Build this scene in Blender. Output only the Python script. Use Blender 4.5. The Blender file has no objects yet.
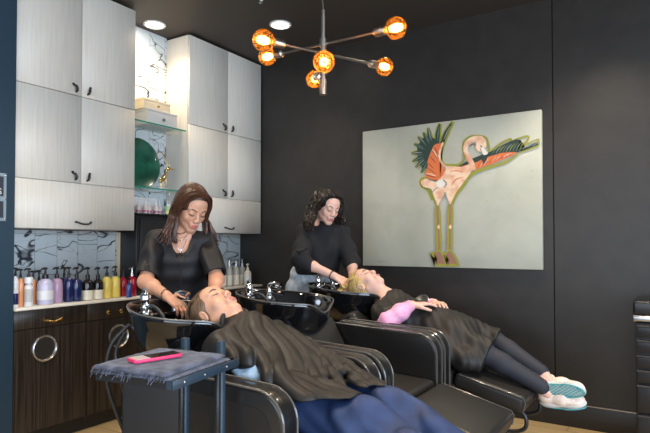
import bpy, bmesh, math, random
import numpy as np
from mathutils import Vector, Matrix, noise
random.seed(7)
PI = math.pi
sc = bpy.context.scene
COL = sc.collection

# ------------------------------------------------------------------ camera
YAW, PITCH, FOC = math.radians(32.4), math.radians(1.2), 544.0
CY0 = 244.2-FOC*math.tan(PITCH)          # the lens is shifted, as in an architectural photograph
CAM = np.array([0.0, 0.0, 1.25])
cd = bpy.data.cameras.new('camera'); cd.sensor_width = 36; cd.lens = FOC/650*36
cd.clip_start = 0.02; cd.shift_y = (CY0-216.5)/650
cam = bpy.data.objects.new('camera', cd); COL.objects.link(cam)
cam.location = CAM; cam.rotation_euler = (PI/2+PITCH, 0, YAW)
sc.camera = cam
_F = np.array([-math.sin(YAW)*math.cos(PITCH), math.cos(YAW)*math.cos(PITCH), math.sin(PITCH)])
_R = np.array([math.cos(YAW), math.sin(YAW), 0.0]); _U = np.cross(_R, _F)
def at(px, py, **k):
    """photo pixel -> point of the place on the plane x=, y= or z= (or at depth t=)"""
    d = _F+(px-325)/FOC*_R-(py-CY0)/FOC*_U
    a, v = list(k.items())[0]
    if a == 't': return Vector(CAM+d*v)
    i = 'xyz'.index(a)
    return Vector(CAM+d*((v-CAM[i])/d[i]))

# ------------------------------------------------------------------ materials
def sock(n, *names):
    for s in names:
        if s in n.inputs: return n.inputs[s]
def mat(name, col, rough=.5, metal=0, coat=0, spec=None, emit=None, estr=0, alpha=None, trans=0, ior=None, sss=0, sheen=0):
    m = bpy.data.materials.new(name); m.use_nodes = True
    b = m.node_tree.nodes['Principled BSDF']
    b.inputs['Base Color'].default_value = (*col, 1)
    b.inputs['Roughness'].default_value = rough
    b.inputs['Metallic'].default_value = metal
    if coat: b.inputs['Coat Weight'].default_value = coat; b.inputs['Coat Roughness'].default_value = .08
    if spec is not None: b.inputs['Specular IOR Level'].default_value = spec
    if emit: b.inputs['Emission Color'].default_value = (*emit, 1); b.inputs['Emission Strength'].default_value = estr
    if alpha is not None: b.inputs['Alpha'].default_value = alpha
    if trans: b.inputs['Transmission Weight'].default_value = trans
    if ior: b.inputs['IOR'].default_value = ior
    if sss: b.inputs['Subsurface Weight'].default_value = sss; b.inputs['Subsurface Scale'].default_value = .01
    if sheen: b.inputs['Sheen Weight'].default_value = sheen
    return m
def nodes(m): return m.node_tree.nodes, m.node_tree.links, m.node_tree.nodes['Principled BSDF']
def noise_col(m, c1, c2, scale=(10,10,10), nscale=5, detail=4, lo=.35, hi=.65, bump=0, rough=None, dist=0):
    N, L, b = nodes(m)
    tc = N.new('ShaderNodeTexCoord'); mp = N.new('ShaderNodeMapping'); mp.inputs['Scale'].default_value = scale
    no = N.new('ShaderNodeTexNoise'); no.inputs['Scale'].default_value = nscale; no.inputs['Detail'].default_value = detail
    no.inputs['Distortion'].default_value = dist
    cr = N.new('ShaderNodeValToRGB'); cr.color_ramp.elements[0].position = lo; cr.color_ramp.elements[1].position = hi
    cr.color_ramp.elements[0].color = (*c1, 1); cr.color_ramp.elements[1].color = (*c2, 1)
    L.new(tc.outputs['Object'], mp.inputs[0]); L.new(mp.outputs[0], no.inputs['Vector']); L.new(no.outputs['Fac'], cr.inputs[0])
    L.new(cr.outputs[0], b.inputs['Base Color'])
    if bump:
        bp = N.new('ShaderNodeBump'); bp.inputs['Strength'].default_value = bump; bp.inputs['Distance'].default_value = .01
        L.new(no.outputs['Fac'], bp.inputs['Height']); L.new(bp.outputs[0], b.inputs['Normal'])
    return cr
M = {}
M['wall'] = mat('charcoal_wall_paint', (.032,.029,.028), .42); noise_col(M['wall'], (.021,.0182,.0165), (.027,.0235,.0212), (1,1,1), 9, 6)
M['wall_blue'] = mat('slate_blue_panel', (.016,.042,.068), .45)
M['ceiling'] = mat('dark_ceiling_paint', (.050,.040,.034), .6)
M['baseboard'] = mat('black_baseboard', (.02,.018,.017), .4)
M['gap'] = mat('shadow_gap', (.008,.008,.008), .8)
M['laminate'] = mat('pale_wood_laminate', (.7,.7,.68), .42)
noise_col(M['laminate'], (.63,.59,.525), (.72,.68,.61), (14,14,.55), 6, 8, .3, .7, .01)
M['darkwood'] = mat('dark_zebra_wood', (.06,.045,.035), .4)
noise_col(M['darkwood'], (.010,.008,.007), (.060,.042,.030), (26,26,.5), 5, 5, .36, .70, .02)
M['counter'] = mat('pale_countertop', (.80,.74,.64), .3)
M['brass'] = mat('brass', (.80,.55,.22), .25, 1)
M['chrome'] = mat('chrome', (.85,.86,.88), .12, 1)
M['steel'] = mat('brushed_steel', (.6,.6,.6), .28, 1)
M['nickel'] = mat('brushed_nickel', (.50,.45,.39), .32, 1)
M['black_metal'] = mat('black_metal', (.015,.015,.016), .35)
M['slate_metal'] = mat('slate_powdercoat', (.022,.042,.066), .42)
M['leather'] = mat('black_leather', (.010,.009,.0085), .33, coat=.4)
M['leather2'] = mat('black_vinyl_seat', (.032,.029,.027), .45, coat=.1)
noise_col(M['leather2'], (.014,.0125,.0115), (.019,.017,.0155), (1,1,1), 160, 3, bump=.06)
M['piping'] = mat('grey_piping', (.09,.085,.08), .28, coat=.4)
M['panel'] = mat('charcoal_side_panel', (.028,.028,.031), .5)
M['basin'] = mat('black_gloss_basin', (.006,.006,.007), .07, coat=1)
M['hose'] = mat('black_hose', (.03,.03,.032), .35)
M['rubber'] = mat('black_rubber', (.012,.012,.012), .6)
M['blackplastic'] = mat('black_plastic', (.012,.012,.014), .3)
M['glass'] = mat('shelf_glass', (.75,.95,.88), .03, alpha=.22)
M['porthole'] = mat('porthole_glass', (.05,.06,.07), .06, alpha=.55, coat=1)
M['glass_edge'] = mat('green_glass_edge', (.02,.24,.16), .1)
M['floor'] = mat('beige_plank_floor', (.55,.42,.25), .4)
M['skin'] = mat('skin_fair', (.66,.36,.24), .45, sss=.12)
M['skin2'] = mat('skin_warm', (.62,.33,.22), .45, sss=.12)
M['skin3'] = mat('skin_pale', (.78,.47,.37), .42, sss=.12)
M['lips'] = mat('lips', (.50,.13,.12), .4)
M['lips2'] = mat('lips_soft', (.58,.22,.19), .4)
M['lash'] = mat('lash_dark', (.02,.012,.01), .6)
M['brow'] = mat('brow_brown', (.12,.06,.035), .7)
def hairmat(n, a, b_):
    m = mat(n, a, .38); noise_col(m, a, b_, (60,60,8), 3, 4, .35, .7, .25); return m
M['hair_brown'] = hairmat('brown_hair', (.028,.011,.007), (.12,.050,.026))
M['hair_black'] = hairmat('black_hair', (.007,.005,.004), (.035,.02,.014))
M['hair_wet'] = hairmat('light_brown_hair', (.10,.06,.035), (.27,.165,.095))
M['hair_blonde'] = hairmat('blonde_hair', (.42,.24,.07), (.95,.70,.30))
M['knit'] = mat('black_knit', (.008,.008,.010), .85)
noise_col(M['knit'], (.005,.005,.007), (.013,.013,.016), (1,1,1), 220, 2, bump=.2)
M['cape'] = mat('black_cape_cloth', (.0095,.008,.0072), .52)
M['robe'] = mat('black_robe_cloth', (.012,.0105,.010), .6)
M['bluepants'] = mat('blue_trousers', (.018,.045,.14), .6); noise_col(M['bluepants'], (.009,.025,.085), (.017,.042,.13), (1,1,1), 14, 3)
M['lightblue'] = mat('light_blue_shirt', (.36,.52,.72), .7)
M['pink'] = mat('pink_sleeve', (.90,.40,.62), .75); noise_col(M['pink'], (.86,.36,.60), (.95,.46,.64), (1,1,1), 40, 3)
M['leggings'] = mat('charcoal_leggings', (.022,.024,.035), .7)
M['denim'] = mat('faded_denim', (.4,.5,.6), .8); noise_col(M['denim'], (.26,.36,.48), (.78,.84,.90), (1,1,1), 22, 5, .3, .7, .1)
M['blackpants'] = mat('black_trousers', (.012,.012,.014), .7)
M['shoe'] = mat('cream_shoe', (.86,.70,.60), .6); noise_col(M['shoe'], (.80,.62,.52), (.92,.80,.72), (1,1,1), 60, 2, bump=.1)
M['midsole'] = mat('cream_midsole', (.84,.72,.64), .5)
M['teal'] = mat('teal_outsole', (.10,.38,.42), .5)
M['outsole'] = mat('grey_outsole', (.62,.62,.60), .5)
M['towel'] = mat('blue_grey_towel', (.09,.11,.19), .95, sheen=.2); noise_col(M['towel'], (.028,.034,.062), (.10,.115,.185), (1,1,1), 26, 5, .35, .65, .5)
M['hotpink'] = mat('pink_phone_case', (.85,.04,.16), .4)
M['screen'] = mat('phone_back', (.012,.010,.012), .15)
M['phone_cam'] = mat('phone_silver', (.55,.48,.48), .3)
M['silver'] = mat('silver', (.75,.74,.72), .25, 1)
M['gold'] = mat('gold', (.85,.60,.25), .25, 1)
M['green'] = mat('dark_green_glaze', (.004,.075,.045), .3, coat=.3); noise_col(M['green'], (.003,.055,.032), (.008,.11,.065), (1,1,1), 12, 4)
M['white'] = mat('white_plastic', (.80,.80,.78), .4)
M['cream'] = mat('cream_card', (.85,.70,.48), .6)
M['greybox'] = mat('grey_card', (.55,.54,.53), .6)
M['acrylic'] = mat('clear_acrylic', (.55,.70,.80), .1, alpha=.5)
M['paper_dark'] = mat('dark_sign_paper', (.03,.035,.05), .5)
def bottle_mat(n, c, r=.25, **k):
    M[n] = mat(n, c, r, coat=.3, **k)
bottle_mat('b_lilac', (.58,.55,.74)); bottle_mat('b_pinklilac', (.50,.33,.50)); bottle_mat('b_navy', (.012,.02,.10), .12)
bottle_mat('b_amber', (.012,.008,.008), .1); bottle_mat('b_label', (.85,.80,.66), .5); bottle_mat('b_yellow', (.90,.72,.16))
bottle_mat('b_red', (.42,.01,.03), .12); bottle_mat('b_blue', (.03,.07,.30), .2); bottle_mat('b_orange', (.80,.33,.14)); bottle_mat('b_white', (.80,.80,.82))
bottle_mat('b_clear', (.55,.53,.47), .15, alpha=.8); bottle_mat('b_cream', (.78,.74,.62)); bottle_mat('b_serum', (.72,.60,.58)); bottle_mat('b_green', (.45,.62,.30))
bottle_mat('b_band', (.42,.12,.20))

# planks on the floor
def planks():
    N, L, b = nodes(M['floor'])
    tc = N.new('ShaderNodeTexCoord'); br = N.new('ShaderNodeTexBrick')
    br.inputs['Scale'].default_value = 1; br.inputs['Brick Width'].default_value = 1.2; br.inputs['Row Height'].default_value = .18
    br.inputs['Mortar Size'].default_value = .003
    br.inputs['Color1'].default_value = (.60,.43,.22,1); br.inputs['Color2'].default_value = (.68,.50,.27,1); br.inputs['Mortar'].default_value = (.22,.15,.08,1)
    no = N.new('ShaderNodeTexNoise'); mp = N.new('ShaderNodeMapping'); mp.inputs['Scale'].default_value = (1.2,18,1); no.inputs['Scale'].default_value = 3
    mx = N.new('ShaderNodeMixRGB'); mx.blend_type = 'MULTIPLY'; mx.inputs[0].default_value = .45
    L.new(tc.outputs['Object'], br.inputs['Vector']); L.new(tc.outputs['Object'], mp.inputs[0]); L.new(mp.outputs[0], no.inputs['Vector'])
    L.new(br.outputs['Color'], mx.inputs[1]); L.new(no.outputs['Fac'], mx.inputs[2]); L.new(mx.outputs[0], b.inputs['Base Color'])
planks()
# marble tiles with branching dark veins
def marble(name, base, vein):
    m = mat(name, base, .22); N, L, b = nodes(m)
    tc = N.new('ShaderNodeTexCoord'); sx = N.new('ShaderNodeSeparateXYZ'); L.new(tc.outputs['Object'], sx.inputs[0])
    def math_(op, a, b_=None, c=None):
        n = N.new('ShaderNodeMath'); n.operation = op
        for i, v in enumerate((a, b_, c)):
            if v is None: continue
            if isinstance(v, (int, float)): n.inputs[i].default_value = v
            else: L.new(v, n.inputs[i])
        return n.outputs[0]
    tile = math_('FLOOR', math_('DIVIDE', sx.outputs['Y'], .156))           # every tile shows another piece of stone
    masks = []
    for rot, sc3, ns, wd, off in ((.75, (1,1,2.2), 2.0, .013, 3.1), (-.6, (1,1,2.0), 2.6, .011, 7.7), (1.2, (1,1,1.4), 4.0, .008, 1.3)):
        mp = N.new('ShaderNodeMapping'); mp.inputs['Rotation'].default_value = (rot,0,0); mp.inputs['Scale'].default_value = sc3
        cm = N.new('ShaderNodeCombineXYZ'); L.new(math_('MULTIPLY', tile, off), cm.inputs[0]); ad = N.new('ShaderNodeVectorMath'); ad.operation = 'ADD'
        L.new(tc.outputs['Object'], ad.inputs[0]); L.new(cm.outputs[0], ad.inputs[1]); L.new(ad.outputs[0], mp.inputs[0])
        no = N.new('ShaderNodeTexNoise'); no.inputs['Scale'].default_value = ns; no.inputs['Detail'].default_value = 2.3; no.inputs['Distortion'].default_value = .45
        L.new(mp.outputs[0], no.inputs['Vector'])
        d = math_('ABSOLUTE', math_('SUBTRACT', no.outputs['Fac'], .5)); masks.append(math_('SMOOTH_MIN', math_('DIVIDE', d, wd), 1.0, .1))
    v = math_('MULTIPLY', math_('MULTIPLY', masks[0], masks[1]), math_('ADD', math_('MULTIPLY', masks[2], .5), .5))
    cr = N.new('ShaderNodeValToRGB'); e = cr.color_ramp.elements; e[0].position = .15; e[0].color = (*vein, 1); e[1].position = .8; e[1].color = (*base, 1)
    L.new(v, cr.inputs[0])
    lt = math_('LESS_THAN', math_('PINGPONG', sx.outputs['Y'], .078), .0016); lz = math_('LESS_THAN', math_('PINGPONG', math_('ADD', sx.outputs['Z'], .08), .35), .0016)
    mx = N.new('ShaderNodeMixRGB'); L.new(math_('MAXIMUM', lt, lz), mx.inputs[0]); L.new(cr.outputs[0], mx.inputs[1]); mx.inputs[2].default_value = (.25,.26,.27,1)
    L.new(mx.outputs[0], b.inputs['Base Color'])
    return m
M['marble'] = marble('veined_marble_tile', (.58,.64,.67), (.03,.035,.045))
# sheer dotted blouse
def dotted():
    m = mat('sheer_dotted_black', (.006,.006,.008), .6); N, L, b = nodes(m)
    tc = N.new('ShaderNodeTexCoord'); vo = N.new('ShaderNodeTexVoronoi'); vo.inputs['Scale'].default_value = 85; vo.inputs['Randomness'].default_value = .15
    cr = N.new('ShaderNodeValToRGB'); e = cr.color_ramp.elements; e[0].position = .25; e[0].color = (1,1,1,1); e[1].position = .32; e[1].color = (.93,.93,.93,1)
    L.new(tc.outputs['Object'], vo.inputs['Vector']); L.new(vo.outputs['Distance'], cr.inputs[0]); L.new(cr.outputs[0], b.inputs['Alpha'])
    return m
M['sheer'] = dotted()
M['blouse'] = mat('black_blouse', (.006,.006,.009), .65)
def amber():
    m = bpy.data.materials.new('amber_glass'); m.use_nodes = True; N, L = m.node_tree.nodes, m.node_tree.links
    N.clear(); out = N.new('ShaderNodeOutputMaterial')
    tr = N.new('ShaderNodeBsdfTransparent'); tr.inputs[0].default_value = (1,.62,.28,1)
    tl = N.new('ShaderNodeBsdfTranslucent'); tl.inputs[0].default_value = (1,.42,.09,1)
    gl = N.new('ShaderNodeBsdfGlossy'); gl.inputs['Roughness'].default_value = .05; gl.inputs['Color'].default_value = (1,.85,.65,1)
    fr = N.new('ShaderNodeFresnel'); fr.inputs[0].default_value = 1.5
    m1 = N.new('ShaderNodeMixShader'); m1.inputs[0].default_value = .07; m2 = N.new('ShaderNodeMixShader')
    L.new(tr.outputs[0], m1.inputs[1]); L.new(tl.outputs[0], m1.inputs[2]); L.new(fr.outputs[0], m2.inputs[0]); L.new(m1.outputs[0], m2.inputs[1]); L.new(gl.outputs[0], m2.inputs[2])
    L.new(m2.outputs[0], out.inputs[0]); return m
M['amber'] = amber()
M['filament'] = mat('glowing_filament', (1,.6,.2), .5, emit=(1,.66,.28), estr=45)
M['lamp_lens'] = mat('downlight_lens', (1,1,1), .5, emit=(1,.93,.82), estr=14)

# ------------------------------------------------------------------ mesh helpers
def link(name, me, m, parent=None):
    o = bpy.data.objects.new(name, me); COL.objects.link(o)
    if m is not None:
        for x in (m if isinstance(m, (list, tuple)) else [m]): me.materials.append(M[x] if isinstance(x, str) else x)
    if parent is not None:
        o.parent = parent
        if parent.type == 'EMPTY': o.matrix_parent_inverse = parent.matrix_world.inverted()
    return o
class MB:
    def __init__(s): s.v = []; s.f = []; s.mi = []; s.sm = []
    def add(s, vs, fs, mi=0, smooth=True):
        n = len(s.v); s.v += [tuple(v) for v in vs]; s.f += [tuple(i+n for i in f) for f in fs]; s.mi += [mi]*len(fs); s.sm += [smooth]*len(fs); return s
    def box(s, lo, hi, mi=0, mt=None, bev=0, seg=2):
        bm = bmesh.new(); bmesh.ops.create_cube(bm, size=1)
        lo, hi = Vector(lo), Vector(hi)
        for v in bm.verts: v.co = Vector(((v.co.x+.5)*(hi.x-lo.x)+lo.x, (v.co.y+.5)*(hi.y-lo.y)+lo.y, (v.co.z+.5)*(hi.z-lo.z)+lo.z))
        if bev: bmesh.ops.bevel(bm, geom=list(bm.edges), offset=bev, segments=seg, profile=.5, affect='EDGES')
        if mt is not None: bmesh.ops.transform(bm, matrix=mt, verts=bm.verts)
        return s.bm(bm, mi, smooth=bev > 0)
    def bm(s, bm, mi=0, smooth=True):
        bm.verts.index_update()
        s.add([v.co[:] for v in bm.verts], [[v.index for v in f.verts] for f in bm.faces], mi, smooth); bm.free(); return s
    def tube(s, pts, r, n=8, mi=0, closed=False, cap=True, flat=1.0, up=None):
        pts = [Vector(p) for p in pts]; k = len(pts); rs = r if isinstance(r, (list, tuple)) else [r]*k
        vs = []; prev = None
        for i, p in enumerate(pts):
            if closed: t = pts[(i+1) % k]-pts[i-1]
            else: t = pts[min(i+1, k-1)]-pts[max(i-1, 0)]
            if t.length < 1e-9: t = Vector((0,0,1))
            t.normalize()
            if prev is None:
                a = Vector(up) if up is not None else (Vector((0,0,1)) if abs(t.z) < .9 else Vector((1,0,0)))
            else: a = prev
            nn = a-t*a.dot(t)
            if nn.length < 1e-6: nn = t.orthogonal()
            nn.normalize(); prev = nn; b = t.cross(nn)
            for j in range(n):
                th = 2*PI*j/n; vs.append(p+nn*math.cos(th)*rs[i]*flat+b*math.sin(th)*rs[i])
        fs = []
        for i in range(k if closed else k-1):
            for j in range(n):
                a0 = i*n+j; a1 = i*n+(j+1) % n; b0 = ((i+1) % k)*n+j; b1 = ((i+1) % k)*n+(j+1) % n
                fs.append((a0, b0, b1, a1))
        if cap and not closed: fs += [tuple(range(n)), tuple((k-1)*n+j for j in reversed(range(n)))]
        return s.add(vs, fs, mi)
    def lathe(s, prof, c=(0,0,0), n=20, mi=0, sx=1, sy=1, mt=None, smooth=True):
        """prof: list of (radius, z)"""
        vs = []
        for r, z in prof:
            for j in range(n):
                th = 2*PI*j/n; v = Vector((r*math.cos(th)*sx, r*math.sin(th)*sy, z))
                if mt is not None: v = mt @ v
                vs.append(v+Vector(c))
        fs = [(i*n+j, i*n+(j+1) % n, (i+1)*n+(j+1) % n, (i+1)*n+j) for i in range(len(prof)-1) for j in range(n)]
        if prof[0][0] > 1e-6: fs.append(tuple(reversed(range(n))))
        if prof[-1][0] > 1e-6: fs.append(tuple((len(prof)-1)*n+j for j in range(n)))
        return s.add(vs, fs, mi, smooth)
    def prism(s, poly, axis, a, b, mi=0, bev=0, seg=2):
        """poly in the two other axes, extruded along axis from a to b"""
        bm = bmesh.new(); o = [i for i in range(3) if i != axis]
        def pt(p, w):
            v = [0,0,0]; v[o[0]] = p[0]; v[o[1]] = p[1]; v[axis] = w; return v
        A = [bm.verts.new(pt(p, a)) for p in poly]; B = [bm.verts.new(pt(p, b)) for p in poly]
        bm.faces.new(A); bm.faces.new(list(reversed(B)))
        for i in range(len(poly)): bm.faces.new((A[i], B[i], B[(i+1) % len(poly)], A[(i+1) % len(poly)]))
        bmesh.ops.recalc_face_normals(bm, faces=bm.faces)
        if bev:
            es = [e for e in bm.edges if e.calc_face_angle(0) > .5]
            bmesh.ops.bevel(bm, geom=es, offset=bev, segments=seg, profile=.5, affect='EDGES')
        return s.bm(bm, mi, smooth=bev > 0)
    def sphere(s, c, r, mi=0, n=16, m=10, sc_=(1,1,1)):
        return s.lathe([(r*math.sin(PI*i/m), -r*math.cos(PI*i/m)) for i in range(m+1)], c, n, mi, mt=Matrix.Diagonal((*sc_, 1)))
    def build(s, name, m, parent=None, weld=False):
        me = bpy.data.meshes.new(name); me.from_pydata(s.v, [], s.f); me.update()
        me.polygons.foreach_set('material_index', s.mi); me.polygons.foreach_set('use_smooth', s.sm)
        bm = bmesh.new(); bm.from_mesh(me); bmesh.ops.remove_doubles(bm, verts=bm.verts, dist=1e-6); bmesh.ops.recalc_face_normals(bm, faces=bm.faces)
        for e in bm.edges:
            if len(e.link_faces) == 2 and e.calc_face_angle(0) > math.radians(50): e.smooth = False
        bm.to_mesh(me); bm.free()
        return link(name, me, m, parent)
def thing(name, loc, label, cat, group=None, rz=0):
    o = bpy.data.objects.new(name, None); COL.objects.link(o); o.location = loc; o.rotation_euler = (0,0,rz); o.empty_display_size = .1
    bpy.context.view_layer.update()
    return tag(o, label, cat, group)
def tag(o, label, cat, group=None):
    o['label'] = label; o['category'] = cat
    if group: o['group'] = group
    return o
def struct(o): o['kind'] = 'structure'; return o
def dup(root, loc, label=None, rz=None):
    r = root.copy(); COL.objects.link(r); r.location = loc
    if rz is not None: r.rotation_euler = (0,0,rz)
    if label: r['label'] = label
    for ch in list(root.children):
        c = ch.copy(); COL.objects.link(c); mi = ch.matrix_parent_inverse.copy(); c.parent = r; c.matrix_parent_inverse = mi
        for g in list(ch.children):
            d = g.copy(); COL.objects.link(d); mi = g.matrix_parent_inverse.copy(); d.parent = c; d.matrix_parent_inverse = mi
    return r
def catmull(P, n=6, closed=False):
    P = [Vector(p) for p in P]; out = []; k = len(P)
    for i in range(k if closed else k-1):
        if closed: a, b, c, d = P[i-1], P[i], P[(i+1) % k], P[(i+2) % k]
        else: a, b, c, d = P[max(i-1, 0)], P[i], P[i+1], P[min(i+2, k-1)]
        for j in range(n):
            t = j/n; out.append(.5*((2*b)+(c-a)*t+(2*a-5*b+4*c-d)*t*t+(3*b-a-3*c+d)*t**3))
    if not closed: out.append(P[-1])
    return out

# ------------------------------------------------------------------ smooth-union volume -> one continuous mesh
class Vol:
    def __init__(s, lo, hi, h):
        s.lo = np.array(lo, float); s.h = h; s.n = np.maximum(np.ceil((np.array(hi)-s.lo)/h).astype(int)+1, 4)
        s.f = np.full(s.n, .25, np.float32)
        s.ax = [(s.lo[i]+np.arange(s.n[i])*h).astype(np.float32) for i in range(3)]
    def win(s, lo, hi, pad):
        a = np.clip(np.floor((np.array(lo)-pad-s.lo)/s.h).astype(int), 0, s.n); b = np.clip(np.ceil((np.array(hi)+pad-s.lo)/s.h).astype(int)+1, 0, s.n)
        sl = tuple(slice(int(a[i]), int(b[i])) for i in range(3))
        return sl, s.ax[0][sl[0]][:, None, None], s.ax[1][sl[1]][None, :, None], s.ax[2][sl[2]][None, None, :]
    def mix(s, sl, d, k, mode):
        f = s.f[sl]
        if f.size == 0: return
        if mode == 'add':
            if k > 0:
                hh = np.maximum(k-np.abs(f-d), 0)/k; s.f[sl] = np.minimum(f, d)-hh*hh*k*.25
            else: s.f[sl] = np.minimum(f, d)
        elif mode == 'sub':
            d = -d
            if k > 0:
                hh = np.maximum(k-np.abs(f-d), 0)/k; s.f[sl] = np.maximum(f, d)+hh*hh*k*.25
            else: s.f[sl] = np.maximum(f, d)
    def cap(s, p, q, r0, r1=None, k=.02, mode='add'):
        r1 = r0 if r1 is None else r1
        p, q = np.array(p, float), np.array(q, float); pad = max(r0, r1)+k+s.h*3
        sl, X, Y, Z = s.win(np.minimum(p, q), np.maximum(p, q), pad)
        v = q-p; L = max(float(v@v), 1e-9)
        t = np.clip(((X-p[0])*v[0]+(Y-p[1])*v[1]+(Z-p[2])*v[2])/L, 0, 1)
        d = np.sqrt((X-p[0]-t*v[0])**2+(Y-p[1]-t*v[1])**2+(Z-p[2]-t*v[2])**2)-(r0+(r1-r0)*t)
        s.mix(sl, d, k, mode); return s
    def chain(s, pts, rs, k=.02, mode='add'):
        rs = rs if isinstance(rs, (list, tuple)) else [rs]*len(pts)
        for i in range(len(pts)-1): s.cap(pts[i], pts[i+1], rs[i], rs[i+1], k, mode)
        return s
    def ell(s, c, r, R=None, k=.02, mode='add'):
        c = np.array(c, float); r = np.array(r, float); m = r.max(); sl, X, Y, Z = s.win(c, c, m+k+s.h*3)
        R = np.eye(3) if R is None else np.array(R)      # columns: local axes in world
        x, y, z = X-c[0], Y-c[1], Z-c[2]
        a = [(R[0, i]*x+R[1, i]*y+R[2, i]*z) for i in range(3)]
        k0 = np.sqrt((a[0]/r[0])**2+(a[1]/r[1])**2+(a[2]/r[2])**2); k1 = np.sqrt((a[0]/r[0]**2)**2+(a[1]/r[1]**2)**2+(a[2]/r[2]**2)**2)
        d = k0*(k0-1)/np.maximum(k1, 1e-6)
        s.mix(sl, d, k, mode); return s
    def plane(s, p, n, k=0, off=0):
        """keep the side the normal points away from"""
        p = np.array(p, float); n = np.array(n, float); n = n/np.linalg.norm(n)
        d = (s.ax[0][:, None, None]-p[0])*n[0]+(s.ax[1][None, :, None]-p[1])*n[1]+(s.ax[2][None, None, :]-p[2])*n[2]-off
        s.f = np.maximum(s.f, d) if k == 0 else np.maximum(s.f, d)+np.maximum(k-np.abs(s.f-d), 0)**2/(4*k)
        return s
    def wave(s, fn):
        s.f = (s.f+fn(s.ax[0][:, None, None], s.ax[1][None, :, None], s.ax[2][None, None, :])).astype(np.float32); return s
    def minus(s, o):
        s.f = np.maximum(s.f, -o); return s
    def mesh(s, name, m, parent=None):
        f = s.f; f[0] = f[-1] = .1; f[:, 0] = f[:, -1] = .1; f[:, :, 0] = f[:, :, -1] = .1
        ins = f < 0
        cnt = np.zeros(np.array(f.shape)-1, np.int8)
        for i in (0, 1):
            for j in (0, 1):
                for k in (0, 1): cnt += ins[i:f.shape[0]-1+i, j:f.shape[1]-1+j, k:f.shape[2]-1+k]
        act = np.argwhere((cnt > 0) & (cnt < 8)); nv = len(act)
        idx = np.full(cnt.shape, -1, np.int32); idx[tuple(act.T)] = np.arange(nv)
        acc = np.zeros((nv, 3)); c = np.zeros(nv)
        corners = [(i, j, k) for i in (0, 1) for j in (0, 1) for k in (0, 1)]
        for a in corners:
            for axx in range(3):
                if a[axx]: continue
                b = list(a); b[axx] = 1
                fa = f[tuple((act+a).T)]; fb = f[tuple((act+b).T)]
                cr = (fa < 0) != (fb < 0); t = np.where(cr, fa/np.where(cr, fa-fb, 1), 0)
                p = np.array(a, float)[None]+0*acc; p[:, axx] += t
                acc[cr] += p[cr]; c[cr] += 1
        V = s.lo+(act+acc/c[:, None])*s.h
        Q = []
        for axx in range(3):
            o = [i for i in range(3) if i != axx]
            sa = [slice(None)]*3; sb = [slice(None)]*3; sa[axx] = slice(0, -1); sb[axx] = slice(1, None)
            cr = ins[tuple(sa)] != ins[tuple(sb)]
            E_ = np.argwhere(cr); E_ = E_[(E_[:, o[0]] > 0) & (E_[:, o[1]] > 0) & (E_[:, o[0]] < f.shape[o[0]]-1) & (E_[:, o[1]] < f.shape[o[1]]-1)]
            q = []
            for d0, d1 in ((-1,-1), (0,-1), (0,0), (-1,0)):
                e = E_.copy(); e[:, o[0]] += d0; e[:, o[1]] += d1; q.append(idx[tuple(e.T)])
            q = np.stack(q, 1); inside = ins[tuple(E_.T)]
            flip = inside if axx != 1 else ~inside
            q[~flip] = q[~flip][:, ::-1]
            Q.append(q)
        Q = np.concatenate(Q)
        T0, T1, T2 = V[Q[:, 0]], V[Q[:, 1]], V[Q[:, 2]]
        if np.einsum('ij,ij->i', T0, np.cross(T1, T2)).sum() < 0: Q = Q[:, ::-1]
        me = bpy.data.meshes.new(name); me.vertices.add(nv); me.vertices.foreach_set('co', V.astype(np.float32).ravel())
        me.loops.add(len(Q)*4); me.loops.foreach_set('vertex_index', Q.astype(np.int32).ravel())
        me.polygons.add(len(Q)); me.polygons.foreach_set('loop_start', np.arange(len(Q), dtype=np.int32)*4)
        me.polygons.foreach_set('use_smooth', np.ones(len(Q), bool)); me.update(calc_edges=True); me.validate()
        return link(name, me, m, parent)
def frame(fw, up):
    fw = Vector(fw).normalized(); up = Vector(up); r = fw.cross(up).normalized(); up = r.cross(fw).normalized()
    return Matrix(((r.x, fw.x, up.x), (r.y, fw.y, up.y), (r.z, fw.z, up.z)))
# ================================================================== THE SETTING
XW, YB, ZC = -3.60, 4.08, 2.99
XR, YF = 3.4, -3.2
def sbox(name, lo, hi, m, bev=0): return struct(MB().box(lo, hi, bev=bev).build(name, m))
sbox('floor', (XW-.1, YF, -.06), (XR, YB+.1, 0), 'floor')
sbox('ceiling', (XW-.1, YF, ZC), (XR, YB+.1, ZC+.08), 'ceiling')
sbox('wall_left', (XW-.1, 1.745, 0), (XW, YB, ZC), 'wall')
sbox('wall_left_near', (XW-.1, YF, 0), (-3.30, 1.745, ZC), 'wall_blue')
# back wall: three tall panels with a narrow joint between them
w = MB()
w.box((XW-.1, YB+.012, 0), (XR, YB+.1, ZC), mi=1)
for a, b in ((XW, -.692), (-.684, 1.2), (1.208, XR)): w.box((a, YB, 0), (b, YB+.012, ZC))
struct(w.build('wall_back', ['wall', 'gap']))
w = MB()                                     # daylight side: shop windows along the right wall, out of frame
w.box((XR, YF, 0), (XR+.1, YB+.1, .35)).box((XR, YF, 2.75), (XR+.1, YB+.1, ZC)).box((XR, YF, .35), (XR+.1, -2.4, 2.75)).box((XR, 2.6, .35), (XR+.1, YB+.1, 2.75))
struct(w.build('wall_right', 'wall'))
w = MB()
for y in (-2.4, -.75, .9, 2.54): w.box((XR+.02, y, .35), (XR+.07, y+.06, 2.75))
w.box((XR+.02, -2.4, .35), (XR+.07, 2.6, .41)).box((XR+.02, -2.4, 2.69), (XR+.07, 2.6, 2.75))
struct(w.build('window_2', 'black_metal'))
w = MB()                                     # street side: wide shop window behind the camera
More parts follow.
